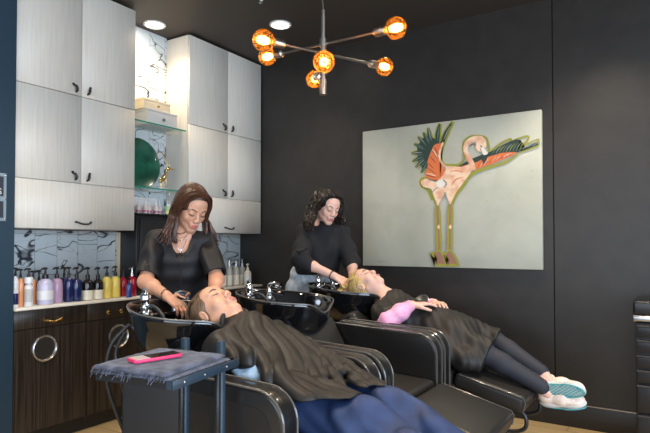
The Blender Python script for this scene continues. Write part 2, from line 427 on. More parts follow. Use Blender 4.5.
w.box((XW-.1, YF-.1, 0), (XR+.1, YF, .35)).box((XW-.1, YF-.1, 2.75), (XR+.1, YF, ZC)).box((XW-.1, YF-.1, .35), (-3.0, YF, 2.75)).box((3.0, YF-.1, .35), (XR+.1, YF, 2.75))
struct(w.build('wall_front', 'wall'))
w = MB()
for x in (-3.0, -1.0, 1.0, 2.94): w.box((x, YF-.07, .35), (x+.06, YF-.02, 2.75))
w.box((-3, YF-.07, .35), (3, YF-.02, .41)).box((-3, YF-.07, 2.69), (3, YF-.02, 2.75))
struct(w.build('window_1', 'black_metal'))
w = MB(); w.box((-3.58, YB-.014, 0), (XR, YB, .155), bev=.002)
struct(w.build('baseboard_back', 'baseboard'))
struct(MB().box((-3.58, YB-.017, .155), (XR, YB, .160)).build('trim_1', 'nickel'))
# marble splashback and the tiled back of the niche
struct(MB().box((XW, 1.745, .86), (-3.58, 2.665, 1.345)).build('wall_tile_splashback_left', 'marble'))
struct(MB().box((XW, 2.615, 1.40), (-3.58, 3.14, ZC)).build('wall_tile_niche', 'marble'))
struct(MB().box((XW, 3.16, .86), (-3.58, YB, 1.345)).build('wall_tile_splashback_right', 'marble'))

# ------------------------------------------------------------------ sign holder on the blue panel
t = thing('sign_holder', (-3.30, 1.62, 1.40), 'clear acrylic sign holder screwed to the slate blue wall at the left edge', 'sign')
p0, p1 = at(-14, 176, x=-3.29), at(6, 219, x=-3.29)
ya, yb, za, zb = p0.y, p1.y, 1.385, 1.665
MB().box((-3.30, ya, za), (-3.288, yb, zb), bev=.002).build('acrylic_plate', 'acrylic', t)
MB().box((-3.287, ya+.02, za+.145), (-3.285, yb-.018, zb-.02)).box((-3.287, ya+.02, za+.02), (-3.285, yb-.018, za+.115)).build('paper', 'paper_dark', t)
for z in (za+.13, zb-.012, za+.012):
    for y in (yb-.012, yb-.045): MB().sphere((-3.284, y, z), .006, n=8, m=6).build('screw', 'chrome', t)
fc = bpy.data.curves.new('lettering', 'FONT'); fc.body = 'S'; fc.size = .05; fc.extrude = .0006
fo = bpy.data.objects.new('lettering', fc); COL.objects.link(fo)
fo.rotation_euler = (PI/2, 0, PI/2); bpy.context.view_layer.update()
me = bpy.data.meshes.new_from_object(fo); bpy.data.objects.remove(fo)
me.transform(Matrix.Translation((-3.283, yb-.052, za+.155)) @ Matrix.Rotation(PI/2, 4, 'Z') @ Matrix.Rotation(PI/2, 4, 'X'))
link('lettering', me, 'white', t)

# ------------------------------------------------------------------ recessed ceiling lights
def downlight(x, y, label, r=.075):
    t = thing('recessed_ceiling_light', (x, y, ZC-.01), label, 'ceiling light', 'recessed ceiling lights')
    MB().lathe([(r*1.28, ZC), (r*1.28, ZC-.006), (r*1.2, ZC-.010), (r*1.02, ZC-.008), (r, ZC-.003)], (x, y, 0), 28).build('trim_ring', 'white', t)
    MB().lathe([(r*.99, ZC-.003), (r*.6, ZC-.005), (.0001, ZC-.006)], (x, y, 0), 28).build('lens', 'lamp_lens', t)
DL = [(-3.43, 2.885), (-2.59, 3.42)]
downlight(*DL[0], 'lit round ceiling light above the tiled niche between the cabinets', .068)
downlight(*DL[1], 'lit round ceiling light above the dark wall near the globe chandelier', .068)
t = thing('sprinkler_head', (-2.417, 2.97, ZC-.03), 'tiny silver sprinkler head at the top edge left of the chandelier rod', 'sprinkler')
MB().lathe([(.03, ZC), (.03, ZC-.006), (.012, ZC-.008), (.010, ZC-.025)], (-2.417, 2.97, 0), 16).build('collar', 'white', t)
MB().lathe([(.004, ZC-.025), (.004, ZC-.034), (.018, ZC-.036), (.018, ZC-.038), (.0001, ZC-.038)], (-2.417, 2.97, 0), 16).build('deflector', 'chrome', t)

# ------------------------------------------------------------------ chandelier
t = thing('chandelier', (-1.378, 2.156, 1.957), 'brushed nickel chandelier with three crossed rods and six amber globe bulbs', 'chandelier')
cx, cy = -1.378, 2.156
MB().lathe([(.009, 2.36), (.009, 2.33), (.0105, 2.33), (.0105, 2.03), (.017, 2.03), (.017, 1.957), (.0001, 1.957)], (cx, cy, 0), 16).build('stem', 'nickel', t)
MB().tube(catmull([(cx, cy, 2.36), (cx-.006, cy, 2.45), (cx+.003, cy, 2.6), (cx, cy, ZC-.02)], 5), .0035, 6).build('cord', 'nickel', t)
MB().lathe([(.06, ZC), (.06, ZC-.02), (.01, ZC-.03)], (cx, cy, 0), 20).build('ceiling_cup', 'nickel', t)
AR = [((-1.460, 1.808, 2.122), (-1.252, 2.553, 2.178)), ((-1.767, 2.223, 2.230), (-.980, 2.109, 2.174)), ((-1.243, 1.951, 2.031), (-1.561, 2.361, 2.114))]
for a, b in AR:
    a, b = Vector(a), Vector(b); d = (b-a).normalized()
    mid = Vector((cx, cy, 0)); s_ = ((mid-a).to_2d().dot(d.to_2d()))/d.to_2d().length_squared; hub = a+d*s_
    arm = MB().tube([a+d*.06, b-d*.06], .0062, 10).build('arm', 'nickel', t)
    MB().lathe([(.0001, hub.z-.022), (.017, hub.z-.020), (.017, hub.z+.020), (.0001, hub.z+.022)], (cx, cy, 0), 14).build('hub_collar', 'nickel', arm)
    for p, dd in ((a, d), (b, -d)):
        mt = dd.to_track_quat('Z', 'Y').to_matrix().to_4x4()
        sk = MB().lathe([(.0001, .115), (.010, .112), (.019, .108), (.019, .058), (.016, .054), (.0001, .054)], p, 16, mt=mt).build('socket', 'nickel', t)
        R_ = .0475
        prof = [(.013, .060), (.014, .050)] + [(R_*math.sin(x), R_*math.cos(x)) for x in [.36+i*(PI-.37)/14 for i in range(15)]]
        bl = MB().lathe(prof, p, 28, mt=mt).build('globe_bulb', 'amber', t)
        fl = MB()
        for q in range(9):
            th = 2*PI*q/9; c0, s0 = math.cos(th), math.sin(th)
            pts = [p+mt.to_3x3() @ Vector((c0*rr, s0*rr, zz)) for rr, zz in ((.010, .028), (.017, 0), (.012, -.026))]
            fl.tube(pts, .0016, 5)
        fl.build('filament', 'filament', bl)

# ------------------------------------------------------------------ flamingo painting
PY = 4.035
pt = thing('canvas_painting', (-1.49, YB-.02, 1.07), 'large unframed canvas painting of a flamingo with spread wings on pale grey green', 'painting')
X0, X1, Z0, Z1 = -2.185, -.757, 1.070, 2.200
m = mat('pale_sage_canvas', (.46,.48,.43), .55); M['canvas'] = m
noise_col(m, (.38,.39,.32), (.48,.485,.41), (1,1,1), 2.2, 8, .35, .65, .12, dist=.6)
MB().box((X0, PY, Z0), (X1, YB-.002, Z1), bev=.004).build('canvas', 'canvas', pt)
def c7(x, y): p = at(400+x/2.627, 110+y/2.627, y=PY); return (p.x, p.z)
MP = ['olive', 'pt_cream', 'pt_orange', 'pt_green', 'pt_white', 'pt_leg', 'pt_dark', 'pt_grey', 'pt_sage']
for n, c in (('olive', (.30,.30,.035)), ('pt_cream', (.80,.50,.34)), ('pt_orange', (.70,.17,.05)), ('pt_green', (.02,.045,.035)), ('pt_white', (.80,.76,.68)), ('pt_leg', (.30,.15,.10)), ('pt_dark', (.03,.025,.025)), ('pt_grey', (.30,.31,.28)), ('pt_sage', (.10,.20,.15))):
    M[n] = mat(n, c, .45); 
    if n in ('pt_cream',): noise_col(M[n], (.86,.62,.44), (.72,.38,.24), (1,1,1), 16, 3, .4, .6)
pb = MB(); layer = [0]
def poly(pts, mi, conv=c7):
    layer[0] += 1; y = PY-.0008-layer[0]*.00012
    q = [conv(*p) for p in pts]
    bm = bmesh.new(); f = bm.faces.new([bm.verts.new((a, y, b)) for a, b in q]); bmesh.ops.triangulate(bm, faces=[f]); pb.bm(bm, mi, False)
def stroke(pts, w, mi, conv=c7):
    P_ = catmull([(a, b, 0) for a, b in pts], 5); L_, R2 = [], []; k = len(P_)
    ws = w if isinstance(w, (list, tuple)) else [w]*2
    for i, p in enumerate(P_):
        t_ = (P_[min(i+1, k-1)]-P_[max(i-1, 0)]).normalized(); n_ = Vector((-t_.y, t_.x, 0)); f_ = i/(k-1)*(len(ws)-1); j = min(int(f_), len(ws)-2); ww = ws[j]+(ws[j+1]-ws[j])*(f_-j)
        L_.append(p+n_*ww/2); R2.append(p-n_*ww/2)
    layer[0] += 1; y = PY-.0008-layer[0]*.00012
    vs = []
    for a, b in zip(L_, R2):
        for p in (a, b): q = conv(p.x, p.y); vs.append((q[0], y, q[1]))
    pb.add(vs, [(2*i, 2*i+1, 2*i+3, 2*i+2) for i in range(k-1)], mi, False)
cR = lambda x, y: ((lambda p: (p.x, p.z))(at(x, y, y=PY)))
cA = lambda x, y: cR(405+x/5.1, 115+y/5.1)
cB = lambda x, y: cR(455+x/7.22, 125+y/7.22)
cC = lambda x, y: cR(420+x/5.41, 190+y/5.41)
FE = [((118,64),24), ((94,88),24), ((66,110),24), ((46,148),24), ((32,196),22), ((38,238),20), ((54,268),18), ((84,296),18)]
def fpath(tip): bx, by = 150, 205; return [(bx, by), ((bx+tip[0])/2-4, (by+tip[1])/2-8), tip]
for tip, w_ in FE: stroke(fpath(tip), [w_+12, w_+16, 14], 0, cA)
stroke([(165,165),(168,100),(180,44)], [34,36,20], 0, cA); stroke([(190,145),(212,92),(246,34)], [34,34,18], 0, cA)
stroke([(205,140),(188,200),(200,250),(250,255),(312,262)], [8,8,10,12,12], 0, cA)
stroke([(110,320),(84,330),(86,360),(120,385),(140,433)], 16, 0, cA)
for tip, w_ in FE: stroke(fpath(tip), [w_, w_+4, 5], 3, cA)
poly([(120,110),(150,120),(172,150),(195,125),(185,160),(150,220),(115,275),(85,268),(66,235),(62,165),(88,120)], 3, cA)
for i_, (tip, w_) in enumerate(FE):
    q = fpath(tip); stroke([q[1], ((q[1][0]+tip[0])/2+2, (q[1][1]+tip[1])/2-2), tip], [2,5,2], 8 if i_ % 2 else 7, cA); stroke([(q[1][0]+8, q[1][1]+8), (tip[0]+12, tip[1]+12)], [1,4,1], 8, cA)
stroke([(165,165),(168,100),(178,46)], [20,22,6], 3, cA); stroke([(190,145),(210,92),(240,40)], [20,18,5], 3, cA)
stroke([(168,135),(170,95),(177,60)], [2,6,2], 8, cA); stroke([(200,125),(214,92),(232,58)], [2,5,2], 7, cA)
poly([(160,148),(148,156),(128,200),(115,240),(120,262),(104,300),(112,322),(180,338),(216,300),(178,240),(186,180),(196,142)], 2, cA)
for a, b_ in (((118,238),(150,268)), ((112,262),(158,292)), ((104,298),(160,312)), ((112,322),(180,330)), ((130,205),(160,240)), ((140,175),(166,215)), ((152,158),(172,196))):
    stroke([a, ((a[0]+b_[0])/2, (a[1]+b_[1])/2-3), b_], [2,9,3], 1 if (a[0]+a[1]) % 3 == 0 else 2, cA); stroke([(a[0], a[1]+7), (b_[0], b_[1]+7)], [1,3.5,1], 6, cA)
stroke([(196,140),(178,198),(186,240),(218,272)], [8,12,10,12], 1, cA)
stroke([(467.5,180),(461,189),(457,194),(451,206.5)], 3.2, 0, cR); stroke([(432,190),(434.5,198),(438.3,208)], 2.6, 0, cR)
stroke([(92,392),(140,345),(260,302),(370,268),(460,212)], [22,24,22,18,8], 0, cB)
stroke([(0,300),(60,262),(66,200),(60,170),(70,120),(110,85),(165,78),(225,92),(245,140),(250,190)], 13, 0, cB)
stroke([(240,205),(300,160),(350,125),(405,102),(408,118),(470,95),(522,82),(532,100),(500,140),(470,160),(540,130),(605,102)], [10,14,14,14,10,12,14,10,8,10,10], 0, cB)
stroke([(604,104),(604,150),(530,178),(455,205)], [10,10,10,8], 0, cB)
poly([(20,306),(65,275),(130,242),(200,214),(260,194),(330,152),(395,122),(440,104),(474,108),(452,150),(436,186),(510,166),(560,142),(600,124),(600,145),(520,177),(450,199),(390,197),(300,217),(240,242),(140,278),(50,308)], 3, cB)
for i_ in range(9): x = 275+i_*24; stroke([(x, 205-i_*2),(x+16, 182-i_*4),(x+42, 158-i_*5)], [2,6,2], (8, 7, 0)[i_ % 3], cB)
for i_ in range(4): x = 455+i_*34; stroke([(x, 186-i_*10),(x+22, 174-i_*11),(x+50, 160-i_*12)], [2,6,2], 7 if i_ % 2 else 8, cB)
poly([(20,306),(140,277),(250,228),(340,202),(445,196),(438,212),(360,246),(260,286),(180,312),(140,326)], 2, cB)
for i_ in range(9): x = 170+i_*28; stroke([(x-14, 312-i_*11),(x+4, 285-i_*9),(x+18, 252-i_*6)], [3,8,3], 1 if i_ % 3 else 2, cB); stroke([(x-6, 312-i_*11),(x+14, 280-i_*9)], [1,3,1], 6, cB)
poly([(421.7,180.7),(426.6,178.7),(436.4,182.6),(443.2,175.8),(446.6,169.5),(447.2,166.4),(454,166.4),(463,167.2),(471,163.5),(474,167),(470.5,174),(467.3,178.2),(461,187),(457,192),(450.8,205),(447.4,197.4),(445.2,193),(442,199),(438.3,206.5),(434,195.5),(432,189),(424,187),(421.5,184)], 1, cR)
stroke([(128,330),(124,280),(98,230),(80,185),(88,140),(120,112),(160,102),(200,108)], [52,40,34,32,36,40,46,50], 1, cB)
poly([(175,86),(205,90),(226,112),(232,146),(222,166),(196,170),(160,150),(150,120)], 1, cB); poly([(150,150),(184,146),(190,198),(168,190),(154,172)], 1, cB)
poly([(190,164),(208,162),(244,206),(216,226),(198,200)], 4, cB); poly([(204,222),(246,212),(232,250),(208,288),(198,252)], 3, cB); stroke([(186,150),(200,162)], 6, 6, cB)
stroke([(112,290),(92,240),(72,200)], [2,4,2], 2, cB); stroke([(110,160),(130,140),(150,150)], [3,5,3], 6, cB); stroke([(140,400),(155,380),(170,370)], 5, 7, cA)
poly([(160,345),(196,325),(206,352),(190,372),(168,366)], 4, cA); stroke([(196,330),(214,350),(204,372)], [6,9,4], 7, cA); stroke([(205,395),(212,412)], 9, 7, cA)
stroke([(232,290),(262,285),(300,292)], [2,5,2], 2, cA); stroke([(240,360),(262,330),(300,318)], [2,6,2], 2, cA)
for xs, zt in (([(97,86),(103,200),(108,332)], 0), ([(168,78),(166,200),(164,328)], 0)):
    stroke(xs, [22,34,26,34,26], 0, cC); stroke(xs, [9,12,9,12], 5, cC); x = xs[1][0]; poly([(x-7,202),(x+2,186),(x+10,196),(x+3,214)], 1, cC)
poly([(56,340),(112,322),(140,352),(156,412),(84,414),(86,372)], 0, cC); poly([(130,345),(166,318),(196,350),(222,412),(150,414),(150,378)], 0, cC)
poly([(78,340),(110,332),(130,362),(142,404),(116,396),(92,406),(97,372)], 5, cC); poly([(142,348),(164,328),(186,356),(210,408),(182,396),(156,404),(160,376)], 5, cC)
for i in range(26):
    x, y = random.uniform(5,350), random.uniform(150,395)
    if 50 < x < 210 and y < 300: continue
    stroke([(x, y), (x+random.uniform(3,13), y+random.uniform(-5,2))], [.5,1.2,.5], 7)
stroke([(-60,399),(-54,396),(-50,400),(-44,396),(-38,399),(-30,397)], [1,1.6,1], 7)
pb.build('flamingo', MP, pt)

# ================================================================== CABINETS
FX = -3.31
def tab_pull(y, z, side, parent):
    """small black leather-tab pull folded over the door edge"""
    m = MB(); y0, y1 = y-.022, y+.022
    m.tube([(FX+.003, y-.012*side, z+.030), (FX+.020, y, z+.024), (FX+.026, y+.004*side, z+.008), (FX+.020, y+.006*side, z-.008), (FX+.003, y+.008*side, z-.014)], [.005,.008,.009,.008,.005], 10)
    m.lathe([(.0001,.0),(.008,.0),(.008,.006),(.0001,.007)], (FX+.003, y-.012*side, z+.036), 12, mt=Matrix.Rotation(PI/2, 4, 'Y'))
    m.build('handle', 'blackplastic', parent)
def bow_pull(y, z, parent, m='black_metal', w=.055, r=.006):
    MB().tube(catmull([(FX, y-w, z+.004), (FX+.012, y-w*.95, z+.004), (FX+.028, y-w*.4, z-.008), (FX+.028, y+w*.4, z-.008), (FX+.012, y+w*.95, z+.004), (FX, y+w, z+.004)], 4), [r*1.2]*4+[r]*13+[r*1.2]*4, 8).build('handle', m, parent)
def upper(y0, y1, label):
    t = thing('wall_cabinet', (-3.60, (y0+y1)/2, 1.35), label, 'cabinet', 'pale wood wall cabinets')
    ym = (y0+y1)/2; zt = 2.972
    m = MB(); x0, x1 = -3.598, FX-.021
    m.box((x0, y0, 1.35), (x1, y0+.018, zt)).box((x0, y1-.018, 1.35), (x1, y1, zt)).box((x0, y0+.018, 1.35), (x1, y1-.018, 1.368)).box((x0, y0+.018, zt-.018), (x1, y1-.018, zt)).box((x0, y0+.018, 1.64), (x1, y1-.018, 1.66)).box((x0, y0+.018, 2.225), (x1, y1-.018, 2.245))
    m.build('carcass', 'laminate', t)
    g = .0025
    for i, (a, b) in enumerate(((y0, ym), (ym, y1))):
        sd = 1 if i == 0 else -1
        for z0, z1 in ((2.235, zt), (1.653, 2.235)):
            d = MB().box((FX-.02, a+g, z0+g), (FX, b-g, z1-g), bev=.0012, seg=1).build('door', 'laminate', t)
            tab_pull(ym-sd*.05, z0+.035, sd, d)
    d = MB().box((FX-.02, y0+g, 1.35), (FX, y1-g, 1.653-g), bev=.0012, seg=1).build('flap_door', 'laminate', t)
    bow_pull(ym+.02, 1.392, d)
upper(1.748, 2.613, 'tall pale wood wall cabinet nearest the left edge, over the coloured bottles')
upper(3.142, 4.068, 'tall pale wood wall cabinet in the corner beside the dark painted wall')

# base cabinets, one unit per door, each with a drawer and a porthole
def base(y0, y1, label, hole_y, knob):
    t = thing('base_cabinet', (-3.45, (y0+y1)/2, 0), label, 'cabinet', 'dark striped base cabinets')
    m = MB(); x0, x1 = -3.59, FX-.021
    m.box((x0, y0+.001, .10), (x1, y0+.018, .848)).box((x0, y1-.018, .10), (x1, y1-.001, .848)).box((x0, y0+.018, .10), (x1, y1-.018, .118)).box((x0, y0+.018, .10), (x0+.01, y1-.018, .848)).box((x0, y0+.018, .72), (x1, y1-.018, .735))
    m.build('carcass', 'gap', t)
    MB().box((x0, y0+.001, 0), (FX-.05, y1-.001, .10)).build('toe_kick', 'black_metal', t)
    g = .002; hz = .60; hr = .072
    # door with a real round opening
    d = MB(); n = 40; cy_ = hole_y; ring = []
    a0, a1, b0, b1 = y0+g, y1-g, .104, .729
    for xx in (FX-.02, FX):
        for i in range(n):
            th = 2*PI*i/n; c_, s_ = math.cos(th), math.sin(th)
            k = min((a1-cy_)/c_ if c_ > 1e-6 else 9, (a0-cy_)/c_ if c_ < -1e-6 else 9, (b1-hz)/s_ if s_ > 1e-6 else 9, (b0-hz)/s_ if s_ < -1e-6 else 9)
            ring.append(((xx, cy_+hr*c_, hz+hr*s_), (xx, cy_+k*c_, hz+k*s_)))
    vs = [p for r_ in ring for p in r_]; fs = []
    for L_ in (0, 1):
        for i in range(n):
            j = (i+1) % n; A = 2*(L_*n+i); B = 2*(L_*n+j); fs.append((A, A+1, B+1, B))
    for i in range(n):
        j = (i+1) % n; fs.append((2*i, 2*j, 2*(n+j), 2*(n+i))); fs.append((2*i+1, 2*(n+i)+1, 2*(n+j)+1, 2*j+1))
    d.add(vs, fs, 0, False)
    for ya in (a0, a1):
        for za in (b0, b1):   # the corners the radial cut leaves out
            sy = 1 if ya == a1 else -1; sz = 1 if za == b1 else -1
            hit = [ring[i][1] for i in range(n) if (ring[i][1][1]-cy_)*sy > 0 and (ring[i][1][2]-hz)*sz > 0]
            ey = min(hit, key=lambda p: abs(p[1]-ya)*10+abs(p[2]-za)); on_y = [p for p in hit if abs(p[1]-ya) < 1e-4]; on_z = [p for p in hit if abs(p[2]-za) < 1e-4]
            if on_y and on_z:
                p = min(on_y, key=lambda p: abs(p[2]-za)); q = min(on_z, key=lambda p: abs(p[1]-ya))
                d.add([(FX, p[1], p[2]), (FX, ya, za), (FX, q[1], q[2])], [(0, 1, 2)], 0, False)
    dr = d.build('door', 'darkwood', t)
    pr = MB(); mt = Matrix.Rotation(PI/2, 4, 'Y')
    pr.lathe([(hr-.002, -.02), (hr-.002, .008), (hr+.002, .012), (hr+.009, .009), (hr+.011, .0), ], (FX, cy_, hz), 36, mt=mt)
    pr.build('porthole_ring', 'steel', dr)
    MB().lathe([(hr-.001, -.012), (hr-.001, -.008), (.0001, -.008)], (FX, cy_, hz), 36, mt=mt).build('porthole_glass', 'porthole', dr)
    dw = MB().box((FX-.02, y0+g, .733), (FX, y1-g, .848), bev=.001, seg=1).build('drawer', 'darkwood', t)
    if knob:
        for yy in (hole_y-.102, hole_y+.003):
            MB().lathe([(.007, 0), (.006, .012), (.014, .016), (.015, .024), (.010, .028), (.0001, .029)], (FX, yy, .778), 14, mt=mt).build('knob', 'brass', dw)
    else:
        hh = MB()
        for yy in (1.942, 2.042): hh.lathe([(.012, 0), (.010, .006), (.008, .02), (.0001, .022)], (FX, yy, .772), 14, mt=mt)
        hh.tube(catmull([(FX+.016, 1.935, .778), (FX+.022, 1.965, .770), (FX+.024, 1.992, .764), (FX+.022, 2.02, .770), (FX+.016, 2.05, .778)], 4), .0062, 8)
        hh.build('handle', 'brass', dw)
base(1.75, 2.236, 'dark striped wood base cabinet with a curved brass handle over its porthole', 1.945, False)
base(2.236, 2.72, 'dark striped wood base cabinet with two small brass knobs over its porthole', 2.487, True)
base(2.72, 3.22, 'dark striped wood base cabinet mostly hidden behind the nearest basin and stylist', 2.97, True)
base(3.22, 4.068, 'dark striped wood base cabinet in the corner under the clear pump bottles', 3.64, True)
# what shows in the portholes: linen and a bin inside
tag(MB().lathe([(.0001, .12), (.13, .121), (.14, .30), (.14, .585), (.132, .60), (.128, .585), (.12, .3), (.0001, .28)], (-3.455, 1.96, 0), 24).build('laundry_bin', 'steel'), 'steel bin seen through the porthole of the leftmost base cabinet', 'bin')
tag(MB().lathe([(.0001, .12), (.13, .121), (.14, .30), (.14, .63), (.132, .645), (.128, .63), (.12, .3), (.0001, .28)], (-3.455, 2.48, 0), 24).build('laundry_bin', 'white'), 'white bin seen through the porthole below the two brass knobs', 'bin')
ct = tag(MB().box((-3.598, 1.75, .85), (-3.285, 4.066, .866), bev=.0015, seg=1).build('countertop', 'counter'), 'long thin pale countertop running behind the basins to the corner', 'countertop')

# black tower standing on the counter under the niche
t = thing('black_tower_cabinet', (-3.46, 2.88, .866), 'black cabinet standing on the counter under the niche shelves', 'cabinet')
MB().box((-3.575, 2.668, .867), (-3.36, 3.135, 1.470), bev=.003).build('body', 'blackplastic', t)
MB().box((-3.358, 2.70, .90), (-3.348, 3.12, 1.44), bev=.002).build('front_panel', 'black_metal', t)
MB().box((-3.58, 2.664, 1.472), (-3.335, 3.138, 1.484), bev=.001).build('top', 'black_metal', t)
MB().box((-3.576, 2.660, .868), (-3.540, 2.666, 1.34)).build('edge_strip', 'cream', t)
# glass shelves
def shelf(z, label):
    t = thing('glass_shelf', (-3.45, 2.88, z), label, 'shelf', 'glass shelves in the niche')
    MB().box((-3.578, 2.616, z), (-3.342, 3.139, z+.010)).build('glass_pane', 'glass', t)
    MB().box((-3.342, 2.616, z-.0005), (-3.3385, 3.139, z+.0105)).build('polished_edge', 'glass_edge', t)
    b = MB()
    for y in (2.619, 3.129):
        for x in (-3.53, -3.39): b.lathe([(.0001, -.012), (.006, -.011), (.006, 0), (.0001, 0)], (x, y+.003, z-.001), 8)
    b.build('shelf_pin', 'steel', t)
shelf(2.170, 'upper glass shelf in the tiled niche, holding two storage boxes')
shelf(1.672, 'lower glass shelf in the tiled niche, holding the green plate')
# boxes
def storage_box(lo, hi, lid, label, m1, knob):
    t = thing('storage_box', ((lo[0]+hi[0])/2, (lo[1]+hi[1])/2, lo[2]), label, 'box')
    MB().box(lo, (hi[0], hi[1], hi[2]-lid), bev=.002).build('base', m1, t)
    MB().box((lo[0]-.003, lo[1]-.003, hi[2]-lid+.001), (hi[0]+.003, hi[1]+.003, hi[2]), bev=.002).build('lid', 'cream' if m1 == 'cream' else m1, t)
    mt = Matrix.Rotation(PI/2, 4, 'Y'); c = (hi[0], (lo[1]+hi[1])/2, (lo[2]+hi[2]-lid)/2)
    MB().lathe([(.006, 0), (.006, .008), (knob, .010), (knob, .018), (.0001, .021)], c, 14, mt=mt).build('knob', 'steel' if m1 != 'cream' else 'gold', t)
storage_box((-3.565, 2.80, 2.1815), (-3.40, 3.095, 2.305), .018, 'grey fronted box with a round metal knob on the upper glass shelf', 'greybox', .014)
storage_box((-3.560, 2.775, 2.3065), (-3.415, 3.035, 2.385), .02, 'smaller cream box resting on top of the grey fronted box', 'cream', .009)
# green plate on an easel, gold antelope
t = thing('green_plate', (-3.50, 2.81, 1.683), 'large round dark green plate propped up on the lower glass shelf', 'plate')
mt = Matrix.Rotation(PI/2-.10, 4, 'Y')
MB().lathe([(.0001, .002), (.10, .004), (.165, .014), (.198, .030), (.201, .026), (.165, .004), (.10, -.008), (.0001, -.010)], (-3.535, 2.815, 1.885), 48, mt=mt).build('dish', 'green', t)
MB().tube(catmull([(-3.50, 2.75, 1.700), (-3.49, 2.75, 1.684), (-3.56, 2.76, 1.684), (-3.57, 2.80, 1.85), (-3.56, 2.87, 1.684), (-3.49, 2.88, 1.684), (-3.50, 2.88, 1.700)], 4), .0025, 6).build('wire_easel', 'gold', t)
g = Vol((-3.46, 2.87, 1.67), (-3.36, 3.13, 2.06), .004)
gx = -3.41
def G(px, py): p = at(px, py, x=gx); return (gx, p.y, p.z)
g.chain([G(165,176), G(166.5,170), G(169,168.5), G(173.5,169.5)], [.010,.011,.012,.006], .006)          # neck, head, muzzle
g.chain([G(165,176), G(163,179), G(160,181)], [.013,.017,.013], .008)
for a in ((164.5,179),(166,179),(160.5,181),(162,181)): g.cap((gx, G(*a)[1], G(*a)[2]), (gx+(.01 if a[0] > 162 else -.008), G(*a)[1]+.004, 1.684), .004, .0035, .004)
g.chain([(p.x, p.y, p.z) for p in catmull([G(168,167), G(165,158), G(162,153), G(158,152.5), (gx, G(155.5,156)[1], G(155,158)[2]), G(155.5,161)], 4)], [.0052-.00015*i for i in range(21)], .002)
g.cap(G(168.5,167.5), G(170.5,165), .004, .003, .003)
tag(g.mesh('antelope_figurine', 'gold'), 'small gold antelope figurine with a long curved horn beside the green plate', 'figurine')
# serum bottles under the lower shelf
t = thing('white_product_box', (-3.53, 2.81, 1.486), 'long white product box behind the row of small serum bottles', 'box')
MB().box((-3.572, 2.67, 1.4845), (-3.50, 2.97, 1.60), bev=.002).build('carton', 'b_white', t)
MB().box((-3.572, 2.67, 1.6005), (-3.499, 2.97, 1.615), bev=.002).build('lid', 'white', t)
sy = [138.5, 143.5, 149, 154, 159.5]
for i, px in enumerate(sy+[165.5, 169.5]):
    p = at(px, 205, x=-3.43); gr = px > 163; dz = 1.4845; xx = -3.43+(.025 if i % 2 else 0)
    t = thing('serum_bottle', (xx, p.y, dz), ('small pale serum bottle with a plum band in the row on the black cabinet' if not gr else ('small green tinted serum bottle, %s one at the right end of the row' % ('left' if px < 168 else 'rightmost'))), 'bottle', 'serum bottles on the black cabinet' if not gr else None)
    MB().lathe([(.0001, 0), (.019, .001), (.020, .005), (.020, .058), (.008, .072)], (xx, p.y, dz), 14).build('body', 'b_serum' if not gr else 'b_green', t)
    MB().lathe([(.0205, .010), (.0205, .028)], (xx, p.y, dz), 14).build('band', 'b_band' if not gr else 'b_yellow', t)
    MB().lathe([(.009, .070), (.009, .085), (.004, .092), (.002, .118), (.0001, .119)], (xx, p.y, dz), 10).build('nozzle', 'b_white', t)

# ------------------------------------------------------------------ product bottles on the counter
def pump_bottle(px, wpx, top, bot, m, label, x=-3.40, pump=11, shoulder=.35, metal='blackplastic', round_=False, lab=None, cap=None, kind='pump', group=None):
    p = at(px, (top+bot)/2, x=x); t0 = (Vector(p)-Vector(CAM)).dot(Vector(_F)); r = wpx*t0/FOC/2; z0 = .866
    h = at(px, top, x=x).z-z0
    t = thing('pump_bottle' if kind == 'pump' else kind, (x, p.y, z0), label, 'bottle', group); c = (x, p.y, z0)
    if round_: prof = [(.0001, 0), (r*.9, .002), (r, .012), (r, h*.55), (r*.97, h*.75), (r*.82, h*.9), (r*.5, h*.98), (r*.32, h)]
    else: prof = [(.0001, 0), (r*.94, .001), (r, .005), (r, h*.80), (r*.92, h*.87), (r*.6, h*.95), (r*.36, h)]
    MB().lathe(prof, c, 20).build('body', m, t)
    if lab: MB().lathe([(r*1.012, h*lab[0]), (r*1.012, h*lab[1])], c, 20).build('label', lab[2], t)
    if cap: MB().lathe([(r*.98, h*.99), (r*.98, h*1.0+cap), (r*.8, h+cap+.002), (.0001, h+cap+.002)], c, 18).build('cap', 'b_white', t)
    if pump:
        s = pump*t0/FOC; q = h+(cap or 0)
        m2 = MB().lathe([(r*.38, q-.001), (r*.38, q+s*.32), (r*.12+.003, q+s*.36), (.0045, q+s*.72), (.012, q+s*.74), (.013, q+s*.9), (.0001, q+s*.95)], c, 14)
        m2.tube([(x, p.y, z0+q+s*.84), (x+.012, p.y-.022, z0+q+s*.86), (x+.016, p.y-.038, z0+q+s*.74)], [.007,.006,.0045], 8)
        m2.build('pump', metal, t)
    return t
PB = pump_bottle
PB(15.2, 6, 276, 307.5, 'b_white', 'white pump bottle cut off by the blue panel at the left end of the counter', x=-3.36, pump=9, lab=(.1,.45,'b_navy'))
PB(20.4, 6.5, 278, 306.5, 'b_orange', 'orange pump bottle just right of the white bottle at the left end', x=-3.38, pump=10)
PB(33.0, 6, 279, 305, 'b_orange', 'orange bottle half hidden behind the slim white spray bottle', x=-3.44, pump=9)
PB(28.6, 8.2, 283, 306.5, 'b_white', 'slim white spray bottle with grey print, between two orange bottles', x=-3.345, pump=10, cap=.035, lab=(.2,.75,'greybox'))
PB(38.8, 6.5, 282, 304, 'b_amber', 'dark pump bottle behind the big lilac bottle', x=-3.47, pump=13)
PB(45.2, 15.6, 278.5, 305, 'b_lilac', 'biggest rounded pale lilac pump bottle on the counter', x=-3.37, pump=12, round_=True, lab=(.2,.55,'b_white'))
